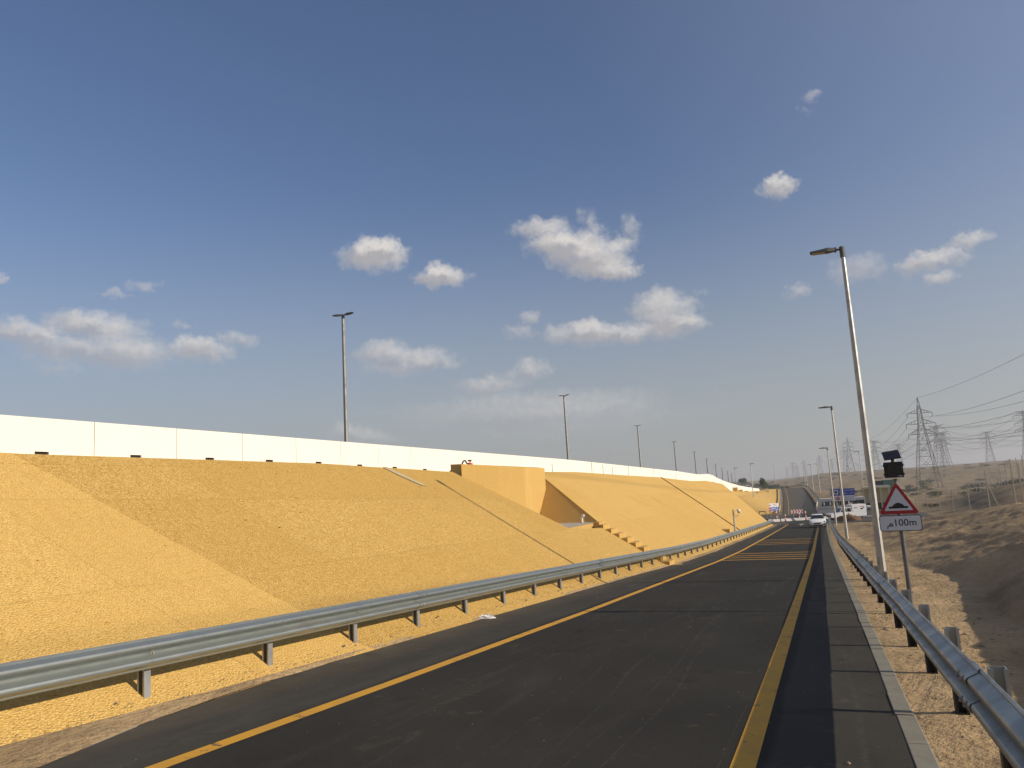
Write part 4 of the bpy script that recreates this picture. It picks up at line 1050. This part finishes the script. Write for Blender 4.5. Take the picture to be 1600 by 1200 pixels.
# minibus crossing the junction, front to the left
bs = empty('bus', (1.55, 128.2, gz(0, 128)), 'pale grey minibus standing across the junction behind the white sedan', 'bus', rz=.12)
def side(poly): return poly
b = MB(); prof = [(-3.3, .35), (-3.42, .9), (-3.30, 1.35), (-3.05, 2.25), (-2.8, 2.42), (3.4, 2.45), (3.5, 2.3), (3.5, .38)]
b.prism(prof, (0, 2.0, 0), base=(0, -1, 0)); shade_auto(b.build('body', M['grey_paint'], bs), 20)
MB().box(-2.8, 3.4, -1.0, 1.0, 2.452, 2.50).build('roof', M['cone_white'], bs)
for k in range(7):
    x = -2.72+k*.87; MB().prism([(x, 1.42), (x+.80, 1.42), (x+.80, 2.08), (x+(.18 if k == 0 else 0), 2.08)], (0, .02, 0), base=(0, -1.012, 0)).build('window', M['glass'], bs)
    if k < 5: MB().box(x+.3, x+.5, -1.018, -1.013, 1.5, 2.0).build('curtain', M['cone_white'], bs)
MB().quadmesh([(-3.335, -.85, 1.35), (-3.335, .85, 1.35), (-3.09, .85, 2.2), (-3.09, -.85, 2.2)], [(0, 1, 2, 3)]).build('windscreen', M['glass'], bs)
MB().box(-3.3, 3.5, -1.01, -1.003, .95, .99).build('trim_strip', M['black'], bs)
MB().box(-3.55, -3.42, -1.2, -1.05, 1.7, 2.1).build('mirror', M['black'], bs)
for x in (-2.35, 2.0): 
    o = wheel(bs, 0, 0, .40, .25); o.rotation_euler = (0, 0, math.pi/2); o.location = (x, -.86, 0)
    o = wheel(bs, 0, 0, .40, .25); o.rotation_euler = (0, 0, math.pi/2); o.location = (x, .86, 0)
MB().box(-.2, 1.5, -1.45, -1.03, .45, .95).build('luggage_hatch', M['sign_white'], bs)
# white pickup with a box body, nose to the left, parked beyond the rail end
pk = empty('pickup', (2.0, 111.8, tz(2, 111.8)), 'white pickup with black graphics parked beyond the end of the right guardrail', 'pickup', rz=.35)
b = MB(); b.prism([(-2.3, .45), (-2.35, .95), (-1.2, 1.08), (-.75, 1.62), (.35, 1.66), (.42, 1.1), (2.3, 1.1), (2.3, .5)], (0, 1.7, 0), base=(0, -.85, 0)); shade_auto(b.build('body', M['white_paint'], pk), 20)
MB().box(.5, 2.32, -.86, .86, 1.1, 2.0).build('cargo_box', M['white_paint'], pk)
MB().prism([(-1.05, 1.12), (-.72, 1.55), (-.25, 1.56), (-.25, 1.12)], (0, .02, 0), base=(0, -.868, 0)).build('front_window', M['glass'], pk); MB().prism([(-.17, 1.12), (-.17, 1.56), (.28, 1.58), (.33, 1.12)], (0, .02, 0), base=(0, -.868, 0)).build('rear_window', M['glass'], pk)
MB().quadmesh([(-1.22, -.75, 1.10), (-1.22, .75, 1.10), (-.79, .7, 1.60), (-.79, -.7, 1.60)], [(0, 1, 2, 3)]).build('windscreen', M['glass'], pk)
MB().box(-2.38, -2.34, -.75, .75, .55, .75).build('front_grille', M['black'], pk); MB().box(-2.37, -2.2, -.87, -.7, .75, .9).build('headlight', M['headlamp'], pk)
MB().prism([(1.5, 1.45), (2.1, 1.62), (1.75, 1.30)], (0, .01, 0), base=(0, -.875, 0)).build('black_graphic', M['sign_black'], pk); MB().box(.7, 1.15, -.875, -.865, 1.5, 1.6).build('green_graphic', M['green'], pk); MB().box(1.5, 2.1, -.872, -.866, 1.66, 1.74).build('orange_graphic', M['orange'], pk)
for x in (-1.45, 1.35):
    for y_ in (-.72, .72): o = wheel(pk, 0, 0, .38, .25); o.rotation_euler = (0, 0, math.pi/2); o.location = (x, y_, 0)
# white bent boom and tape next to it
bm_ = empty('boom_gate', (3.35, 115.2, tz(3.35, 115.2)), 'white bent boom standing right of the pickup with a bar lying on the sand', 'boom')
b = MB(); b.tube((-.6, 0, 2.15), (-.45, 0, 1.0), .09); b.tube((-.45, 0, 1.0), (0, 0, .12), .09); b.build('upright', M['cone_white'], bm_); MB().tube((0, 0, .12), (2.2, -1.5, .35), .10).build('lying_bar', M['cone_white'], bm_); MB().tube((2.1, -1.5, .35), (2.5, -1.8, .45), .06).build('dark_end', M['black'], bm_)
sedan((4.9, 140.2, tz(4.9, 140.2)), 1.35, 'white car parked side on beyond the large blue direction sign', .95)
c3 = [o for o in COL.objects if o.name.startswith('car')][-1]
# dug earth heap
def blobmesh(name, rx, ry, rz_, n=24, seed=0, amp=.25):
    V = []; Fc = []; m = n//2
    for i in range(m+1):
        for j in range(n):
            a = math.pi/2*i/m; t = 2*math.pi*j/n; k = 1+amp*float(fbm(np.array([math.cos(t)*2+seed]), np.array([math.sin(t)*2+i*.4]), 3, seed)[0])
            V.append((math.cos(t)*math.sin(a)*rx*k, math.sin(t)*math.sin(a)*ry*k, math.cos(a)*rz_*k-.05))
    for i in range(m):
        for j in range(n): Fc.append((i*n+j, (i+1)*n+j, (i+1)*n+(j+1) % n, i*n+(j+1) % n))
    me = bpy.data.meshes.new(name); me.from_pydata(V, [], Fc); me.update(); return me
o = link('earth_heap', blobmesh('earth_heap', 1.3, .9, .85, 24, 3, .5), M['rubble'], loc=(2.1, 107.6, tz(2.1, 107.6)), smooth=True); tag(o, 'brown heap of dug earth in front of the white pickup', 'earth heap')
# cream shelter, grey and green cabins
sh_ = empty('shelter', (7.6, 144.6, tz(7.6, 144.6)), 'cream open shelter with a flat roof behind the triangular sign', 'shelter')
MB().box(-2.2, 2.2, -1.4, 1.6, 3.55, 3.85).build('roof', M['cream'], sh_)
for x in (-1.95, -.65, .65, 1.95):
    for y_ in (-1.15, 1.35): MB().box(x-.1, x+.1, y_-.1, y_+.1, -.3, 3.55).build('column', M['cream'], sh_)
MB().box(-1.95, 1.95, 1.4, 1.5, .9, 3.5).build('back_wall', M['cream'], sh_); MB().box(-1.9, 1.9, -.2, 1.3, 0, 1.1).build('counter', M['dark'], sh_)  # last box: near-black, across the lower part of the shelter
cbn = empty('grey_cabin', (9.6, 168, tz(9.6, 168)), 'grey roofed site cabin behind the cream shelter', 'cabin')
b = MB(); b.box(-1.6, 1.7, -1.5, 1.5, -.2, 3.0); b.build('cabin_body', M['roofgrey'], cbn); b = MB(); b.prism([(-1.8, 3.0), (1.9, 3.0), (1.6, 3.4), (-1.2, 3.5)], (0, 3.4, 0), base=(0, -1.7, 0)); b.build('roof', M['roofgrey'], cbn); MB().box(-.4, .5, -1.52, -1.5, 1.2, 2.3).build('window', M['glass'], cbn)
gcn = empty('green_container', (12.7, 190.5, tz(12.7, 190.5)), 'dark green container half hidden behind the grey cabin', 'container')
b = MB(); b.box(-1.1, 1.1, -2.5, 2.5, -.2, 3.9); b.build('container_body', M['green'], gcn); b = MB(); b.box(-2.6, -1.15, -1, 1, -.2, 3.8); b.build('side_box', M['black'], gcn)
# two cars on the distant highway
for i, (x, y) in enumerate(((-22.5, 250), (-24.5, 268))):
    c_ = copy_tree(bpy.data.objects['car']); c_.location = (x, y, float(hz_(y))+.02); c_.rotation_euler = (0, 0, .05); c_.scale = (1.05,)*3
    tag(c_, ['nearer of two small cars on the distant highway', 'farther of two small cars on the distant highway'][i], 'car')

# ------------------------------------------------------------------ pylons and power lines
def lattice_leg(b, p, q, r): b.tube(p, q, r, r, 4, caps=False)
def pylon_meshes(kind, k):
    """parts of one lattice tower; k thickens the members a little on the far ones"""
    legs = [MB() for _ in range(4)]; br_ = MB(); r = .13*k; rb_ = .065*k; att = []; parts = []
    if kind == 'spike':
        hw = [(0, 5.0), (8, 4.1), (16, 3.15), (22, 2.4), (27, 1.75), (31, 1.25), (34.5, 1.05), (38, .9), (41, .55), (45, .08)]
    else:
        hw = [(0, 5.4), (8, 4.4), (16, 3.5), (22, 2.8), (27, 2.2), (31, 1.8), (35, 1.5), (39, 1.35), (42, 1.25), (43.5, 1.2)]
    for (z0_, a), (z1_, c_) in zip(hw[:-1], hw[1:]):
        A_ = [(-a, -a, z0_), (a, -a, z0_), (a, a, z0_), (-a, a, z0_)]; C_ = [(-c_, -c_, z1_), (c_, -c_, z1_), (c_, c_, z1_), (-c_, c_, z1_)]
        for i in range(4):
            j = (i+1) % 4; lattice_leg(legs[i], A_[i], C_[i], r*(1 if z0_ < 30 else .7))
            lattice_leg(br_, A_[i], C_[j], rb_); lattice_leg(br_, A_[j], C_[i], rb_); lattice_leg(br_, C_[i], C_[j], rb_)
            if z1_-z0_ > 5 and z0_ < 20:
                mi = tuple((u+v)/2 for u, v in zip(A_[i], C_[i])); mj = tuple((u+v)/2 for u, v in zip(A_[j], C_[j])); lattice_leg(br_, mi, mj, rb_*.8)
    levels = [(27, 6.2, 2.4), (32.0, 6.6, 2.2), (37.3, 5.6, 1.8)] if kind == 'spike' else [(28, 8.6, 2.6), (34, 8.2, 2.4), (40.5, 8.8, 2.6)]
    for z, w, dz in levels:
        hwz = np.interp(z, [q[0] for q in hw], [q[1] for q in hw])
        for s in (-1, 1):
            tip = (s*w, 0, z); arm = MB(); ins = MB()
            for yy in (-1, 1):
                lattice_leg(arm, (s*hwz, yy*hwz, z), tip, rb_*1.3); lattice_leg(arm, (s*hwz*.95, yy*hwz, z+dz), tip, rb_*1.3)
                for t in (.3, .62):
                    lo = Vector((s*hwz, yy*hwz, z)).lerp(Vector(tip), t); hi = Vector((s*hwz*.95, yy*hwz, z+dz)).lerp(Vector(tip), t*.8); lattice_leg(arm, lo, hi, rb_*.8)
            ins.tube(tip, (s*w, 0, z-2.0), .14*k, .14*k, 6); att.append((s*w, 0, z-2.0))
            parts += [('crossarm', arm.mesh('crossarm'), 'pylon'), ('insulator', ins.mesh('insulator'), 'insul')]
    if kind == 'flat':
        for s in (-1, 1):
            arm = MB()
            for yy in (-1.2, 1.2): lattice_leg(arm, (s*1.2, yy, 43.5), (s*7.0, 0, 44.2), rb_*1.3); lattice_leg(arm, (s*1.3, yy, 41.5), (s*7.0, 0, 44.2), rb_*1.2)
            att.append((s*7.0, 0, 44.2)); parts.append(('top_arm', arm.mesh('top_arm'), 'pylon'))
    else: att.append((0, 0, 45))
    a = hw[0][1]
    for x, y in ((-a, -a), (a, -a), (a, a), (-a, a)): parts.append(('footing', MB().box(x-.45, x+.45, y-.45, y+.45, -1.2, .7).mesh('footing'), 'concrete'))
    parts += [('leg', l_.mesh('leg'), 'pylon') for l_ in legs]+[('bracing', br_.mesh('bracing'), 'pylon')]
    return parts, att
PM = {}
PYLONS = [('spike', (47.6, 439.49, -6.23), 45.0), ('flat', (100.94, 822.37, 1.06), 42.5), ('flat', (125.2, 973.09, 1.97), 41.7), ('flat', (186.87, 1084.19, 3.42), 41.0), ('flat', (162.42, 770.25, 3.54), 43.6),
 ('spike', (29.83, 1043.53, 5.14), 43.5), ('spike', (33.7, 1425.27, 5.81), 44.3), ('flat', (62.96, 1111.25, 3.3), 41.6), ('flat', (105.46, 1290.9, 4.29), 40.2), ('spike', (-8.2, 1734.65, 5.99), 42.6), ('spike', (-47.56, 2153.7, 6.15), 39.9),
 ('spike', (-71.17, 2307.37, 6.0), 37.6), ('flat', (-86.97, 2464.25, 5.09), 44.0), ('spike', (-123.11, 2884.64, 4.81), 42.7), ('flat', (16.75, 2070.39, 6.67), 37.9), ('flat', (99.22, 2755.18, 5.38), 37.4)]
PLAB = ['nearest and largest steel lattice pylon with a pointed top on the right', 'first flat topped pylon directly behind the nearest pointed pylon', 'second flat topped pylon behind the nearest pointed pylon', 'flat topped pylon standing alone to the right of the nearest pylon', 'pylon cut by the right edge of the picture', 'second nearest pointed pylon, left of the tall lamp', 'pointed pylon just behind the second nearest pointed pylon', 'flat topped pylon right of the tall lamp, above the solar beacon', 'small flat topped pylon above and right of the solar beacon', 'third nearest pointed pylon left of the second lamp',
 'far small pylon in the hazy row beyond the road', 'far small pylon in the hazy row beyond the road', 'far small pylon in the hazy row beyond the road', 'far small pylon in the hazy row beyond the road', 'far small pylon in the hazy row beyond the road', 'far small pylon in the hazy row beyond the road']
PLAB[10:] = [w+' from the left of the small hazy pylons far beyond the road' for w in ('fourth', 'third', 'second', 'first', 'fifth', 'sixth')]
ATT = []
for i, (kd, p, h) in enumerate(PYLONS):
    D = math.hypot(p[0], p[1]); k = 1.0 if D < 600 else (1.35 if D < 1500 else 1.9); key = (kd, k)
    if key not in PM: PM[key] = pylon_meshes(kd, k)
    mm, att = PM[key]; zb = min(p[2], tz(p[0], p[1])) if D > 500 else tz(p[0], p[1])
    top = p[2]+h; s = (top-zb)/45.0*(1 if kd == 'spike' else 1.02)
    r = empty('pylon', (p[0], p[1], zb), PLAB[i], 'pylon', 'far pylons in the haze' if i > 9 else 'pylons', rz=[.10, -.55, -.5, -.35, -.45, .02, .02, .25, -.4, .05, .1, .1, -.3, .1, .1, 0][i]); r.scale = (s, s, s)
    for nm, me_, mk in mm:
        o = link(nm, me_, M[mk], r)
        if nm in ('bracing', 'crossarm', 'top_arm'): o['kind'] = 'stuff'
    Mx = Matrix.Translation(Vector((p[0], p[1], zb))) @ Matrix.Rotation(r.rotation_euler.z, 4, 'Z') @ Matrix.Diagonal((s, s, s, 1)); ATT.append([Mx @ Vector(a) for a in att])
# red blocks at the feet of the nearest pylon
for sx_, sy_ in ((-1, -1), (1, -1), (1, 1), (-1, 1)):
    x, y = 47.6+sx_*6.4, 439.5+sy_*6.4; o = MB().box(-.6, .6, -.6, .6, -.5, 1.1).build('marker_block', M['red'], None, loc=(x, y, tz(x, y))); tag(o, 'red painted block at the '+{(-1, -1): 'near left', (1, -1): 'near right', (1, 1): 'far right', (-1, 1): 'far left'}[(sx_, sy_)]+' foot of the nearest pylon', 'block', 'red blocks at the pylon feet')
def span(a, b, sag, r, lb, gp, n=20):
    mb_ = MB(); O = Vector(a); pr = None; pts = []
    for i in range(n+1):
        t = i/n; p = Vector(a).lerp(Vector(b), t); p.z -= 4*sag*t*(1-t); pts.append(p-O)
    rings = []
    for i, p in enumerate(pts):
        d_ = (pts[min(i+1, n)]-pts[max(i-1, 0)]).normalized(); u = Vector((0, 0, 1)).cross(d_).normalized(); w = d_.cross(u); rr = r
        rings.append([p+u*math.cos(2*math.pi*k/4)*rr+w*math.sin(2*math.pi*k/4)*rr for k in range(4)])
    mb_.loft(rings); o = mb_.build('power_line', M['wire'], None, loc=tuple(O)); tag(o, lb, 'power line', gp)
WN = ['lower left', 'lower right', 'middle left', 'middle right', 'upper left', 'upper right', 'topmost', 'topmost right']
def spans(A_, B_, sag, r, lb, gp, order=None):
    for i in range(min(len(A_), len(B_))): span(A_[i], B_[i], sag*(.8 if i >= 6 else 1), r, WN[i]+' '+lb, gp)
offA = [v+Vector((24, -440, 6)) for v in ATT[0]]
spans(ATT[0], offA, 10, .055, 'power line sweeping from the nearest pylon up towards the right edge', 'power lines right of the nearest pylon')
spans(ATT[0], ATT[5], 15, .07, 'power line dipping from the nearest pylon to the pointed pylon behind the lamp', 'power lines left of the nearest pylon')
spans(ATT[5], ATT[9], 15, .11, 'far power line between the pointed pylons in the haze', 'far power lines between pointed pylons')
offR = [v+Vector((240, -420, 3)) for v in ATT[4]]
spans(ATT[4], offR, 12, .08, 'power line leaving the picture at the right edge pylon', 'power lines at the right edge')
spans(ATT[1], ATT[4], 10, .08, 'sagging power line between the flat topped pylons on the right', 'power lines between flat topped pylons')
spans(ATT[2], ATT[3], 9, .09, 'sagging power line behind, between the farther flat topped pylons', 'power lines between farther flat topped pylons')
offQ = [v+Vector((300, -260, 4)) for v in ATT[3]]
spans(ATT[3], offQ, 12, .09, 'power line running right from the lone flat topped pylon', 'power lines right of the lone pylon')
spans(ATT[7], ATT[1], 10, .09, 'power line between the two flat topped pylons left of the nearest pylon', 'power lines left of the flat topped pylons')
spans(ATT[8], ATT[2], 10, .09, 'hazy power line behind the solar beacon', 'power lines behind the beacon')

# ------------------------------------------------------------------ fence posts on the sand
FENCE = [((12.84, 67.42, -0.92), 3), ((12.18, 73.8, -1.69), 3), ((13.22, 90.69, -2.89), 3), ((13.5, 103.98, -3.77), 3), ((12.65, 109.08, -3.81), 3), ((12.94, 124.49, -4.33), 3), ((13.14, 142.04, -4.9), 2.9), ((13.35, 158.48, -5.25), 2.8),
 ((16.88, 85.34, -1.11), 2.88), ((21.49, 117.68, -1.64), 2.5), ((23.17, 131.49, -2.35), 2.42), ((23.46, 138.21, -2.89), 2.36), ((23.11, 142.46, -3.18), 2.23), ((23.04, 149.01, -3.55), 2.13), ((24.73, 156.1, -2.94), 2.23), ((27.18, 163.57, -2.77), 2.33), ((29.45, 169.84, -2.41), 2.41), ((31.68, 176.09, -2.01), 2.5),
 ((26.1, 141.03, -.33), 2.4), ((26.24, 146.5, -.25), 2.08), ((24.35, 123.93, .34), 2.27), ((26.29, 130.12, .41), 2.56), ((26.53, 139.09, -.75), 2.16)]
for i, ((x, y, z), h) in enumerate(FENCE):
    zb = tz(x, y); top = z+h
    if zb > top-.8: zb = top-2
    lb = 'nearest and tallest bare fence post at the right edge of the picture' if i == 0 else ('second bare fence post from the right edge on the dark sand ridge' if i == 1 else 'thin bare steel fence post standing in the desert sand')
    r = empty('fence_post', (x, y, zb), lb, 'fence post', 'bare fence posts on the desert sand')
    b = MB(); b.tube((0, 0, -.3), (0, 0, top-zb), .05, .045, 6); b.build('tube', M['fencepost'], r); MB().tube((0, 0, top-zb), (0, 0, top-zb+.05), .07, .05, 6).build('cap', M['fencepost'], r)
    if i in (1, 5): b = MB(); b.tube((.9, .2, 0), (0, 0, (top-zb)*.8), .035, .03, 5); b.build('stay', M['fencepost'], r)
for i in range(9):
    x = 16+i*2.1; y = 128+i*4.3; zb = tz(x, y); r = empty('fence_post', (x, y, zb), 'thin bare steel fence post standing in the desert sand', 'fence post', 'bare fence posts on the desert sand'); MB().tube((0, 0, -.3), (0, 0, 2.0), .04, .035, 5).build('tube', M['fencepost'], r)

fps = sorted([o for o in bpy.data.objects if o.name.startswith('fence_post')], key=lambda o: -o.location.x/o.location.y)
ORD = 'first second third fourth fifth sixth seventh eighth ninth tenth eleventh twelfth thirteenth fourteenth fifteenth sixteenth seventeenth eighteenth nineteenth twentieth'.split()
TENS = {20: 'twenty', 30: 'thirty'}
def ordinal(n): return ORD[n-1] if n <= 20 else ('thirtieth' if n == 30 else TENS[n//10*10]+' '+ORD[n % 10-1])
for i, o in enumerate(fps): 
    if not o['label'].startswith(('nearest', 'second')): o['label'] = ordinal(i+1)+' bare steel fence post counted from the right edge of the picture'
# ------------------------------------------------------------------ shrubs and trees
def clump(name, n, R, H, ls, seed, dry=False):
    r = random.Random(seed); b = MB(); lobes = [(r.uniform(-.6, .6)*R, r.uniform(-.6, .6)*R, r.uniform(.35, .75)*H, r.uniform(.35, .6)) for _ in range(7)]
    for _ in range(n):
        cx_, cy_, cz_, rr = r.choice(lobes); d_ = Vector((r.gauss(0, 1), r.gauss(0, 1), r.gauss(0, 1))).normalized()*r.random()**.4*rr
        p = Vector((cx_+d_.x*R, cy_+d_.y*R, max(.02, cz_+d_.z*H*.8))); u = Vector((r.gauss(0, 1), r.gauss(0, 1), r.gauss(0, 1))).normalized(); w = u.orthogonal().normalized()
        b.quadmesh([p-u*ls, p+w*ls*.5, p+u*ls, p-w*ls*.5], [(0, 1, 2, 3)])
    me = bpy.data.meshes.new(name); me.from_pydata(b.v, [], b.f); me.update(); return me
CM = [clump('foliage', 420, 1, 1, .085, s) for s in (1, 2, 3)]
TW = []
for s in (1, 2, 3):
    b = MB(); r = random.Random(s)
    for _ in range(9): b.tube((0, 0, -.1), (r.uniform(-.7, .7), r.uniform(-.7, .7), r.uniform(.4, .9)), .02, .008, 4)
    TW.append(b.mesh('stems'))
def shrub(x, y, R, H, label, group, i, dry=False, name='shrub'):
    r = empty(name, (x, y, tz(x, y)-.05), label, 'shrub', group, rz=i*1.3); r.scale = (R, R, H)
    m = M['leaf_dry'] if dry else M['leaf_shrub']
    me_ = CM[i % 3] if not dry else CMD[i % 3]
    o = bpy.data.objects.new('foliage', me_); COL.objects.link(o); o.parent = r
    if not me_.materials: me_.materials.append(m)
    t = TW[i % 3]
    if not t.materials: t.materials.append(M['bark'])
    o = bpy.data.objects.new('stems', t); COL.objects.link(o); o.parent = r
CMD = [clump('foliage', 300, 1, 1, .075, s) for s in (11, 12, 13)]
big = [(41.83, 398.3, 3.4, 4.2, 'large dark green shrub between the feet of the nearest pylon'), (36.7, 417.8, 2.6, 2.8, 'green shrub just left of the nearest pylon'), (58.3, 382.4, 5.5, 2.6, 'long low grey green shrub right of the nearest pylon'), (56.7, 294.7, 3.2, 2.4, 'green shrub near the right edge behind the tall fence post'), (52, 290, 2.8, 2.0, 'smaller green shrub beside the one at the right edge'), (6.5, 262, 4.0, 2.6, 'dark spreading shrub above the large blue sign'), (28, 330, 3, 1.6, 'low shrub right of the tall lamp on the sand')]
for i, (x, y, R, H, lb) in enumerate(big): shrub(x, y, R, H, lb, None, i)
k = 0; rr = random.Random(5)
while k < 170:
    az = rr.uniform(-4.5, 13.5); D = 130*math.exp(rr.random()**.65*1.9)
    x, y = math.sin(math.radians(az))*D, math.cos(math.radians(az))*D
    if (float(farL(y))-12 < x < float(farR(y))+6 and y < 300) or (x < 12 and y < 190): continue
    if az < -2.2 and D < 320: continue
    dry = rr.random() < .4; R = rr.uniform(.6, 2.0)*(1+D/700)
    shrub(x, y, R, R*rr.uniform(.35, .6), 'small dry bush on the desert sand' if dry else 'small dusty green bush on the desert sand', 'dry bushes scattered on the sand' if dry else 'green bushes scattered on the sand', k, dry); k += 1
def tree(x, y, zb, H, R, label, seed):
    r = empty('tree', (x, y, zb), label, 'tree'); b = MB(); b.tube((0, 0, -.5), (0, 0, H*.55), R*.12, R*.07, 8)
    rr_ = random.Random(seed)
    for _ in range(5): b.tube((0, 0, H*rr_.uniform(.3, .5)), (rr_.uniform(-.5, .5)*R, rr_.uniform(-.5, .5)*R, H*rr_.uniform(.6, .85)), R*.05, R*.02, 5)
    b.build('trunk', M['bark'], r); me_ = clump('crown', 900, R, H*.8, .28, seed); o = link('crown', me_, M['leaf_tree'], r, loc=(0, 0, H*.22))
tree(-19.9, 278, -1.5, 3.6, 1.5, 'bushy green tree beside the crest of the far road', 21)
tree(-41.5, 430, -.3, 3.6, 2.4, 'dark broad tree on the skyline behind the far parapet', 22)
for i, (x, y) in enumerate(((-33, 470), (-44, 520), (-38, 500), (-28, 440), (-24, 400))): tree(x, y, tz(x, y), 2.0+i % 3*.4, 2.4+i*.2, ['low dark tree first in the hedge line beyond the highway', 'low dark tree second in the hedge line beyond the highway', 'low dark tree third in the hedge line beyond the highway', 'low dark tree fourth in the hedge line beyond the highway', 'low dark tree last in the hedge line near the far road crest'][i], 30+i)

# ------------------------------------------------------------------ litter and stones
b = bmesh.new()
me_ = blobmesh('paper_litter', .17, .10, .085, 14, 5, .9)
o = link('paper_litter', me_, M['paper'], loc=(-6.50, 14.3, float(zr(14.3))+.02)); tag(o, 'crumpled white paper lying on the sandy verge under the left guardrail', 'litter')
b.free()
def pebbles(name, n, fx, seed, m, smin, smax, label=None):
    r = random.Random(seed); mb_ = MB()
    for _ in range(n):
        x, y, z = fx(r); s = r.uniform(smin, smax)*(1+2*(r.random() < .04)); a = r.uniform(0, 3)
        vs = [(1, 0, 0), (-.3, .9, .1), (-.9, -.5, 0), (.1, -1, .15), (.1, .1, .75), (0, 0, -.5)]
        vs = [(x+s*(u*math.cos(a)-v*math.sin(a))*r.uniform(.7, 1.2), y+s*(u*math.sin(a)+v*math.cos(a))*r.uniform(.7, 1.2), z+s*w*.7) for u, v, w in vs]
        mb_.quadmesh(vs, [(0, 1, 4), (1, 2, 4), (2, 3, 4), (3, 0, 4), (1, 0, 5), (2, 1, 5), (3, 2, 5), (0, 3, 5)])
    me_ = bpy.data.meshes.new(name); me_.from_pydata(mb_.v, [], mb_.f); me_.update(); o = link(name, me_, m); o['kind'] = 'stuff'; return o
def left_edge(r):
    y = r.uniform(3.5, 40)**1; x = vout(y)+r.gauss(.06, .05); return x, y, float(zr(y))+.02+max(0, (-6.6-x))*.62
pebbles('verge_chippings', 1300, left_edge, 1, M['graystone'], .004, .013)
def right_sand(r):
    y = r.uniform(3, 45); x = float(kOut(y))+abs(r.gauss(0, 1))*2.4+.05; return x, y, tz(x, y)+.004
pebbles('sand_pebbles', 1400, right_sand, 2, M['stone'], .006, .026)
def bank(r):
    y = 3+r.random()**2*28; x = max(-6.62-r.random()*6, float(cX(y))+.3); return x, y, sz(x, y)+.006
pebbles('loose_gravel', 3000, bank, 3, M['gravel'], .006, .012)
def roadgrit(r):
    y = r.uniform(3.2, 30); x = r.uniform(-6.4, .2); return x, y, float(zr(y))+.003
pebbles('road_grit', 500, roadgrit, 4, M['stone'], .003, .009)

for o in bpy.data.objects:
    if o.parent and o.name.split('.')[0] in ('lettering', 'stems', 'foliage', 'crown', 'hinges', 'clamps', 'backing_strip', 'symbol'): o['kind'] = 'stuff'
# ------------------------------------------------------------------ dusty desert air
HB = MB().box(-3600, 3600, -3600, 3600, -9.5, 62); hzo = HB.build('haze', None, None); hzo['kind'] = 'stuff'
hm = bpy.data.materials.new('dusty_air'); hm.use_nodes = True; nt = hm.node_tree; nt.nodes.clear()
pv = nt.nodes.new('ShaderNodeVolumePrincipled'); ou = nt.nodes.new('ShaderNodeOutputMaterial'); nt.links.new(pv.outputs[0], ou.inputs['Volume'])
pv.inputs['Color'].default_value = (.93, .93, .95, 1); pv.inputs['Density'].default_value = .00039; pv.inputs['Anisotropy'].default_value = .25
hzo.data.materials.append(hm)
